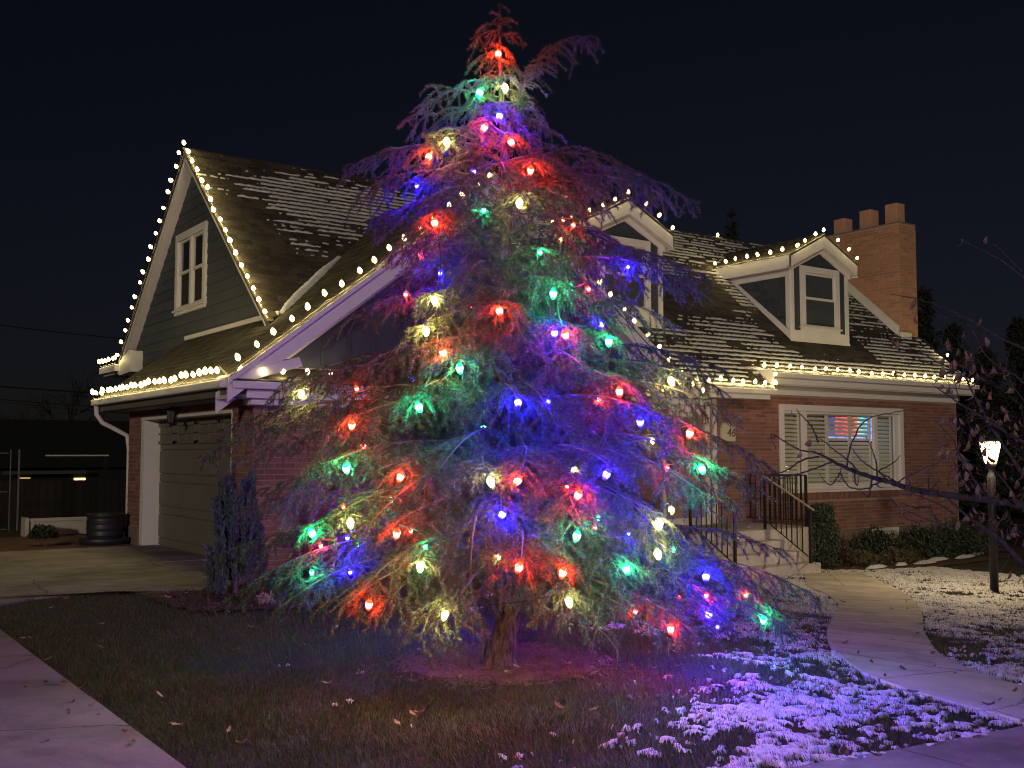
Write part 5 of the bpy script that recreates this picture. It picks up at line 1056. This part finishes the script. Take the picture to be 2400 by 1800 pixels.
def dome(rx, ry, h, seed):
    def f(n):
        d = rng.normal(size=(n, 3)); d[:, 2] = np.abs(d[:, 2]); d /= np.linalg.norm(d, axis=1)[:, None]; r = rng.random(n) ** .3; k = .65 + .7 * fbm(d[:, 0] * 2.3 + seed, d[:, 1] * 2.3 + d[:, 2] * 2, seed, 3)
        return np.c_[cc[0] + rx * r * k * d[:, 0], cc[1] + ry * r * k * d[:, 1], cc[2] + h * r * k * d[:, 2]]
    return f
SH = [(17.3, 13.5, .45, .40, .42, 'low reddish shrub between the upright shrub and the basement window', surf('russet_leaf', (.085, .045, .03), (.05, .04, .025), 6, .7, 0, None, .4, .3)), (18.5, 13.3, .65, .5, .58, 'dark green leafy shrub under the left half of the picture window', M_HEDGE), (19.9, 13.2, .7, .5, .62, 'dark green leafy shrub in front of the basement window', M_HEDGE), (21.3, 13.3, .75, .5, .72, 'large dark green leafy shrub right of the basement window', M_HEDGE), (22.6, 13.6, .6, .5, .55, 'dark leafy shrub at the right end of the brick wall', M_HEDGE), (16.9, 12.55, .4, .3, .22, 'low scrubby ground plant in the bed in front of the shrubs', surf('scrub_leaf', (.075, .065, .03), (.05, .045, .022), 6, .8, 0, None, .4, .3)), (18.0, 12.5, .5, .3, .25, 'low scrubby plant with snow at its foot in the bed under the window', MATS['scrub_leaf'])]
for i, (x, y, rx, ry, h, lab, m) in enumerate(SH):
    cc = np.array((x, y, float(gz(x, y)))); s_ = thing('shrub', cc, lab, 'shrub', 'shrubs in the bed under the picture window'); leafy(cc, 3000, dome(rx, ry, h, i + 3), .085, m, 'foliage', s_, .5, .22)
    mb = MB()
    for k in range(5): a = k * 1.3; mb.tube([cc, cc + (rx * .5 * math.cos(a), ry * .5 * math.sin(a), h * .7)], [.012, .005], 4)
    mb.build('stem', M_TWIG, s_)
tuft = thing('seed_head_tuft', ong(620, 1416), 'small pale dried seed head tuft in the mulch bed', 'plant'); cc = ong(620, 1416)
leafy(cc, 260, dome(.09, .09, .12, 2), .035, surf('pale_dry_seed', (.35, .27, .20), None, 6, .9, 0, None, .4), 'seed_heads', tuft)

# ------------------------------------------------------------------ bare tree with clinging dead leaves, right foreground
DP = 9.4
def px(x, y, d=DP): return atd(x, y, d)
mt = thing('magnolia_tree', px(2500, 1430, DP), 'bare dark tree with curled dead leaves reaching in from the right edge', 'tree')
g0 = px(2500, 1450, DP); g0[2] = float(gz(g0[0], g0[1])) - .05
MB().tube([g0, px(2492, 1380), px(2470, 1290), px(2452, 1195), px(2440, 1080), px(2425, 960), px(2430, 800)], [.095, .075, .066, .06, .052, .045, .03], 10).build('trunk', M_MAG, mt, smooth=True)
def limb(pts, r0, r1, dd=(0, 0), name='limb'):
    n = len(pts); P = [px(x, y, DP + dd[0] + (dd[1] - dd[0]) * i / max(1, n - 1)) for i, (x, y) in enumerate(pts)]; P = np.array(P); t = np.linspace(0, n - 1, n * 5); Q = np.c_[[np.interp(t, np.arange(n), P[:, k]) for k in range(3)]].T; Q = smooth2(Q, 3)
    Q[1:-1] += rng.normal(0, .0022, Q[1:-1].shape)
    rr = np.linspace(r0, r1, len(Q)) * (1 + .16 * (np.arange(len(Q)) % 4 == 1)); MB().tube(Q, list(rr), 6).build(name, M_MAG, mt, smooth=True); return Q
z3 = lambda L: [(1780 + x * .217, 980 + y * .217) for x, y in L]
limb([(2452, 1195), (2390, 1182), (2321, 1172), (2237, 1163), (2190, 1156)] + z3([(1700, 785), (1500, 715), (1280, 660), (1060, 590), (900, 520), (790, 465), (700, 412), (630, 385)]), .040, .007, (0, -.5))
TWI = [z3([(700, 410), (590, 362), (450, 355), (350, 300), (250, 240), (180, 190), (130, 165), (118, 200), (150, 280), (180, 340)]), z3([(645, 415), (490, 440), (400, 490), (330, 545), (250, 585), (150, 602), (60, 608), (0, 600), (-60, 570), (-120, 540)]), z3([(790, 472), (650, 520), (520, 575), (400, 605), (300, 635), (200, 655), (100, 700), (0, 735), (-80, 735), (-200, 690), (-300, 620)]),
       z3([(630, 260), (610, 180), (580, 120), (500, 10), (430, -50), (400, -100)]), [(1985, 1093), (1992, 1046), (2016, 995), (2042, 976), (2092, 967), (2150, 957)], z3([(1055, 570), (1020, 520), (960, 460), (800, 340), (700, 250), (640, 218)]), z3([(1380, 675), (1330, 610), (1270, 570), (1180, 520), (1100, 460), (1030, 370), (980, 305)]), z3([(1272, 645), (1270, 540), (1245, 420), (1200, 300), (1150, 200)]),
       z3([(1490, 700), (1540, 660), (1600, 630), (1700, 580), (1800, 530), (1900, 495), (1990, 430), (2080, 365)]), z3([(1275, 580), (1340, 540), (1400, 510), (1470, 465), (1525, 400)]), z3([(1310, 690), (1240, 715), (1180, 755), (1080, 775), (980, 752), (920, 690), (880, 620), (868, 560), (900, 525)]), z3([(868, 590), (830, 660), (770, 730), (700, 680), (640, 585)]), z3([(1030, 590), (1028, 680), (1050, 735), (1070, 690), (1074, 620)]), z3([(1215, 665), (1195, 760), (1180, 860), (1140, 830), (1100, 790)]),
       z3([(1560, 745), (1480, 690), (1380, 630), (1280, 580)]), z3([(1640, 770), (1620, 690), (1590, 640)]), z3([(1830, 790), (1825, 700), (1812, 560)]), z3([(1740, 840), (1830, 790), (1900, 720), (1945, 650)]), z3([(2090, 1030), (1980, 950), (1830, 880), (1680, 830), (1560, 760)]), z3([(2100, 1200), (1980, 1160), (1850, 1110), (1760, 1080), (1640, 1020), (1540, 985)]), z3([(1760, 1110), (1690, 1120), (1600, 1095), (1545, 1050)]), z3([(1480, 950), (1430, 890), (1380, 820)]), z3([(1850, 960), (1700, 970), (1600, 945), (1530, 910)]), z3([(1920, 1110), (1880, 1050), (1850, 980)]), z3([(1690, 800), (1600, 830), (1500, 810)])]
for t_ in TWI: limb(t_, .0085, .0026, (-.45, -.5 + rng.uniform(-.15, .15)), 'twig')
L2 = limb([(2470, 1300), (2410, 1335), (2357, 1276), (2335, 1255), (2290, 1226), (2250, 1196), (2200, 1150)], .03, .006, (0, -.3)); limb([(2330, 1250), (2345, 1220), (2362, 1196)], .008, .003, (-.1, -.1)); limb([(2400, 1330), (2370, 1295), (2335, 1285)], .012, .004)
L3 = limb([(2448, 1180), (2390, 1100), (2330, 1010), (2290, 940), (2262, 880), (2255, 850)], .022, .004, (0, .1)); L4 = limb([(2440, 1060), (2370, 1020), (2300, 975), (2240, 940), (2190, 905)], .018, .004, (0, -.2)); L5 = limb([(2430, 830), (2340, 790), (2270, 745), (2200, 715), (2150, 700), (2090, 690)], .012, .003, (0, -.3)); L6 = limb([(2430, 700), (2400, 650), (2370, 625), (2330, 600), (2300, 585), (2250, 560)], .010, .003, (0, .2)); L7 = limb([(2400, 640), (2350, 590), (2330, 572), (2320, 570)], .006, .003); L8 = limb([(2430, 920), (2380, 880), (2310, 840), (2280, 770), (2245, 745), (2200, 742)], .009, .003); limb([(2300, 785), (2330, 780), (2290, 770)], .005, .003); limb([(2450, 1230), (2400, 1200), (2350, 1120), (2310, 1090), (2290, 1060)], .012, .003, (0, -.2)); L9 = limb([(2320, 1175), (2280, 1120), (2250, 1070), (2235, 1030), (2190, 985)], .009, .003, (-.1, -.2))
L10 = limb([(2200, 830), (2160, 790), (2100, 790), (2085, 815)], .005, .002, (-.2, -.2)); limb([(2262, 880), (2200, 850), (2150, 820), (2100, 810), (2082, 805)], .006, .002, (.1, -.1)); limb([(2440, 1000), (2400, 940), (2370, 900), (2355, 850)], .008, .003); limb([(2250, 940), (2230, 870), (2215, 800)], .005, .002)
ml = []
for k in range(5):                                           # hanging, inward-rolled leaves
    r = random.Random(k + 90); L = r.uniform(.10, .145); w = L * r.uniform(.36, .5); cur = r.uniform(1.1, 2.6); mb = MB(); vs = []; p = np.zeros(3); a = r.uniform(-.2, .3)
    for i in range(7):
        t = i / 6; hw = w * math.sin(math.pi * (t * .92 + .06)) ** .8 * .5
        for s in (-1, -.5, 0, .5, 1): vs.append((s * hw, p[1] + (1 - abs(s)) * -hw * .5 + abs(s) * .002, p[2] + r.uniform(-.002, .002)))
        p = p + np.array((0, math.sin(a), -math.cos(a))) * L / 6; a += cur / 6
    mb.add(vs, [(i * 5 + j, i * 5 + j + 1, i * 5 + j + 6, i * 5 + j + 5) for i in range(6) for j in range(4)]); mb.tube([(0, 0, 0), (0, -.004, .022)], .0015, 3, False); ml.append(mb.mesh('leaf', M_LEAF, smooth=True))
def hang(P, s=1.):
    o = link('leaf', random.choice(ml), mt, P); o.rotation_euler = (random.uniform(-.4, .4), random.uniform(-.4, .4), random.uniform(0, 6.28)); o.scale = (s * .82,) * 3
for x, y in [(1900, 1030), (1925, 1058), (1815, 1018), (1876, 1058), (1972, 1110), (2053, 1130), (2110, 1186), (1855, 965), (2255, 560), (2312, 555), (2145, 700), (2145, 740), (2100, 870), (2300, 745), (2310, 790), (2090, 790), (2210, 860), (2105, 800)]: hang(px(x, y, DP - .5), 1.05)
spots = [(2240, 800, 26, 7), (2262, 850, 28, 9), (2232, 860, 24, 8), (2300, 900, 26, 7), (2310, 950, 30, 9), (2370, 895, 22, 4), (2262, 825, 20, 4), (2225, 985, 20, 7), (2235, 1060, 26, 11), (2260, 1080, 34, 14), (2250, 1120, 26, 11), (2285, 1010, 34, 12), (2300, 1070, 40, 8), (2210, 1050, 16, 4), (2345, 1000, 34, 8), (2380, 980, 30, 7), (2385, 1090, 32, 9), (2300, 1130, 36, 9), (2350, 1140, 40, 9), (2395, 1150, 26, 6), (2270, 1205, 26, 8), (2320, 1210, 26, 7), (2350, 1230, 30, 9), (2390, 1240, 26, 7), (2385, 1335, 14, 2), (2290, 870, 26, 7), (2340, 860, 26, 4), (2215, 905, 12, 4), (2395, 1040, 26, 6)]
for x, y, r, n in spots:
    for k in range(n): hang(px(x + rng.normal(0, r * .55), y + rng.normal(0, r * .55), DP + rng.uniform(-.35, .45)), rng.uniform(.8, 1.1))
tg = MB()
for x, y, r, n in spots:                                      # fine twigs among the leaves
    for k in range(max(2, n // 3)):
        A = px(x + rng.normal(0, r), y + rng.normal(0, r), DP + rng.uniform(-.2, .3)); B = px(x + 30 + rng.normal(0, r * 1.5), y + 25 + rng.normal(0, r * 1.5), DP + rng.uniform(-.2, .3)); tg.tube(bez(A, (A + B) / 2 + rng.normal(0, .04, 3), B, 6), .0028, 4, False)
tg.build('fine_twigs', M_MAG, mt, kind='stuff')

# ------------------------------------------------------------------ beyond: neighbour's outbuilding, gate, odds and ends, trees, wires
nb = thing('neighbour_outbuilding', (6, 34, 0), 'dark low outbuilding with lit slots beyond the driveway', 'building'); YB = 34.
a = onY(-120, 985, YB); b = onY(330, 985, YB)
MB().box(a[0], b[0] + 3, YB, YB + 5, -.5, 1.15).build('wall', M_BG, nb)
MB().prism([(a[0] - .3, YB - .4, 1.12), (a[0] - .3, YB + 2.5, 2.62), (a[0] - .3, YB + 5.4, 1.12)], (b[0] - a[0] + 3.6, 0, 0)).build('roof', surf('far_roof', (.010, .012, .014), None, 3, .9), nb)
p0 = onY(0, 1107, YB - .05); p1 = onY(195, 1108, YB - .05); MB().box(p0[0], p1[0], YB - .5, YB - .40, p0[2] - .06, p0[2] + .04).build('gutter', surf('far_gutter', (.05, .05, .047), None, 3, .7), nb)
for (xa, xb, ya, yb, st_) in ((174, 200, 1120, 1126, 2.6), (46, 71, 1119, 1122, .5), (204.5, 209.5, 1135, 1149, 1.8)):
    A = onY(xa, yb, YB - .06); B = onY(xb, ya, YB - .06); MB().box(A[0], B[0], YB - .08, YB - .01, A[2], B[2]).build('lit_window', glow('lit_slot_%d' % xa, (1, .66, .25), st_), nb)
sh = thing('carport_beam', onY(108, 1068, 27), 'long thin pale beam edge beyond the driveway', 'beam'); A = onY(108, 1068, 27); B = onY(255, 1073, 27); MB().box(A[0], B[0], 27, 27.08, A[2] - .012, A[2] + .02).build('beam', surf('pale_edge', (.5, .48, .42), None, 3, .6), sh); MB().box(B[0] - .1, B[0] - .02, 27.0, 27.08, -.1, A[2] - .012).build('post', M_BG, sh)
fn = thing('board_fence', (4, 24.5, 0), 'dark board fence across the back of the driveway', 'fence'); xx = 1.5; bmsh = MB().box(-.07, .07, -.012, .012, 0, .98).mesh('board', surf('dark_fence_board', (.014, .012, .011), (.010, .009, .009), 5, .9, .2, 20, .3))
while xx < 9.5: link('board', bmsh, fn, (xx, 24.5 + random.uniform(-.004, .004), -.02)); xx += .15
MB().box(1.4, 9.6, 24.52, 24.56, .2, .28).box(1.4, 9.6, 24.52, 24.56, .75, .83).build('rail', M_BG, fn)
gt = thing('metal_gate', ong(25, 1245), 'thin metal gate frame at the left end of the driveway', 'gate'); YG = ong(25, 1245)[1]
M_ST = surf('dull_steel', (.10, .10, .095), None, 10, .4, 0, None, 0, .5)
for x, w_, m in ((20, .012, M_ST), (40, .02, M_ST)):
    A = onY(x, 1245, YG); MB().tube([(A[0], YG, 0), (A[0], YG, 1.62)], w_, 8).build('post', m, gt)
A = onY(20, 1060, YG); B = onY(-80, 1060, YG)
for z in (.04, .78, 1.55): MB().tube([(A[0], YG, z), (B[0], YG, z)], .010, 6).build('bar', M_ST, gt)
tr = thing('white_trough', (4.7, 21.3, 0), 'long white trough lying behind the driveway', 'trough'); YT = 21.2; A = onY(72, 1256, YT); B = onY(240, 1258, YT); H_ = .30
mb = MB().box(A[0], B[0], YT, YT + .03, .02, H_ + .02).box(A[0], B[0], YT + .4, YT + .43, .02, H_ + .02).box(A[0], A[0] + .03, YT + .03, YT + .4, .02, H_ + .02).box(B[0] - .03, B[0], YT + .03, YT + .4, .02, H_ + .02).box(A[0], B[0], YT + .03, YT + .4, .02, .05)
mb.build('shell', surf('aged_white_plastic', (.46, .43, .36), (.38, .36, .3), 3, .5, .05, 20), tr, bev=.008); MB().box(A[0] - .02, B[0] + .02, YT - .03, YT, H_ - .02, H_ + .03).build('rim', MATS['aged_white_plastic'], tr, bev=.005); MB().box(A[0] - .1, A[0] - .03, YT, YT + .4, 0, H_ + .05).build('end_board', MATS['aged_white_plastic'], tr, bev=.004)
hp = thing('brush_heap', ong(105, 1262), 'dark tangled heap in front of the white trough', 'heap'); cc = ong(105, 1262); leafy(cc, 900, dome(.26, .22, .22, 5), .07, M_HEDGE, 'twigs', hp)
tb = thing('timber_offcuts', ong(80, 1282), 'flat timber offcuts lying on the pavers', 'timber'); q = ong(80, 1282)
for k in range(4): MB().beam(q + (-.1 + .12 * k, -.15, .03 + .03 * (k % 2)), q + (.35 + .1 * k, .12, .03 + .03 * (k % 2)), .09, .03).build('plank', M_PAVER, tb, bev=.003)
br = thing('rain_barrel', (4.80, 18.82, 0), 'ribbed black plastic barrel standing by the garage wall', 'barrel'); c = np.array((4.80, 18.82, 0))
MB().lathe(c, [(0, .03), (.27, .03), (.285, .08), (.29, .16), (.30, .17), (.29, .18), (.295, .27), (.305, .28), (.295, .29), (.295, .38), (.305, .39), (.29, .40), (.285, .47), (.31, .48), (.31, .52), (.27, .52), (.25, .46), (0, .45)], 28).build('drum', M_PLASTIC, br, smooth=True)
MB().lathe(c, [(.0, 0), (.38, 0), (.42, .10), (.40, .12), (.36, .04), (.0, .03)], 28).build('saucer', M_PLASTIC, br, smooth=True)
def baretree(name, base, h, lab, seed, depth=4, mat=M_BGTREE, r0=.16):
    r = np.random.default_rng(seed); root = thing(name, base, lab, 'tree', 'bare trees beyond the driveway'); T_ = MB(); C_ = MB()
    def go(p, d, l, rad, k):
        q = p + d * l; m = (p + q) / 2 + r.normal(0, .04 * l, 3); (T_ if k == 0 else C_).tube([p, m, q], [rad, rad * .85, rad * .65], 5 if k < 2 else 3, False)
        if k < depth:
            for j in range(4 if k < 3 else 3):
                e = d + r.normal(0, .52, 3); e[2] += .12; e /= np.linalg.norm(e); go(p + (q - p) * r.uniform(.45, 1.), e, l * r.uniform(.55, .8), rad * .5, k + 1)
    go(np.array(base, float), np.array((0, 0, 1.)), h * .36, r0, 0); T_.build('trunk', mat, root); C_.build('crown', mat, root)
P = onY(152, 1040, 48); baretree('bare_tree', (P[0], 48, -.3), 6.6, 'bare branching tree against the sky left of the house', 3, 5)
P = onY(30, 1040, 60); baretree('bare_tree', (P[0], 60, -.3), 4.6, 'faint bare tree low at the left edge of the sky', 9, 5)
P = onY(215, 1040, 55); baretree('bare_tree', (P[0], 55, -.3), 5.0, 'faint bare tree just left of the garage gutter', 5, 5)
for k, (x0, y0, x1, y1, lab) in enumerate([(-40, 757, 380, 802, 'upper overhead wire sloping down behind the tall gable'), (-40, 902, 330, 925, 'thick overhead wire crossing in front of the bare tree'), (-40, 932, 330, 958, 'lower overhead wire crossing the bare tree trunk'), (-40, 936, 330, 972, 'lowest thin overhead wire left of the house')]):
    A = onY(x0, y0, 40); B = onY(x1, y1, 40); wv = thing('overhead_wire', A, lab, 'wire', 'overhead wires left of the house'); MB().tube(bez(A, (A + B) / 2 - (0, 0, .08), B, 10), [.022, .03, .018, .012][k], 5).build('wire', M_BG, wv)
def conifer(base, h, rad, lab, seed, n=5200):
    base = np.array(base, float); root = thing('conifer_tree', base, lab, 'tree', 'dark trees beyond the right end of the house'); r = np.random.default_rng(seed); pts = []; w = MB()
    MB().tube([base, base + (0, 0, h)], [.16, .02], 6).build('trunk', M_BGTREE, root)
    for k in range(110):
        z = h * (.10 + .9 * r.random()); L = rad * (1 - z / h) ** .75 * r.uniform(.5, 1.2) + .12; a = r.uniform(0, 6.28); d = np.array((math.cos(a), math.sin(a), r.uniform(-.1, .35))); t = r.random((n // 110, 1)) ** .7
        pts.append(base + (0, 0, z) + d * L * t + r.normal(0, .10, (n // 110, 3)) * (1.2 - t * .6)); w.tube([base + (0, 0, z), base + (0, 0, z) + d * L], [.02, .006], 3, False)
    P = np.concatenate(pts); leafy(base, len(P), lambda n_: P, .22, M_BGTREE, 'crown', root, .1, .22); w.build('branches', M_BGTREE, root)
for k, (x, ytop, Yp, rad, lab) in enumerate([(2165, 690, 24, 1.6, 'dark conifer rising behind the chimney'), (2235, 770, 25, 1.7, 'dark conifer with a ragged low top right of the chimney'), (2310, 825, 23, 1.6, 'low dark conifer behind the hanging dead leaves'), (2385, 750, 23, 1.7, 'dark conifer at the right edge of the sky'), (2440, 800, 22, 1.9, 'dark conifer cut by the right edge above the lamp'), (2280, 960, 20.5, 1.5, 'short dark evergreen at the right end of the wall'), (2350, 980, 19.5, 1.5, 'short dark evergreen behind the lamp'), (2420, 960, 19, 1.6, 'dark evergreen right of the lamp')]):
    T_ = onY(x, ytop, Yp); conifer((T_[0], Yp, -.7), T_[2] + .7, rad, lab, 40 + k)
P = onY(1715, 500, 40); conifer((P[0], 40, -.5), P[2] + .5, 1.3, 'far dark tree top just above the roof ridge', 60, 3000)
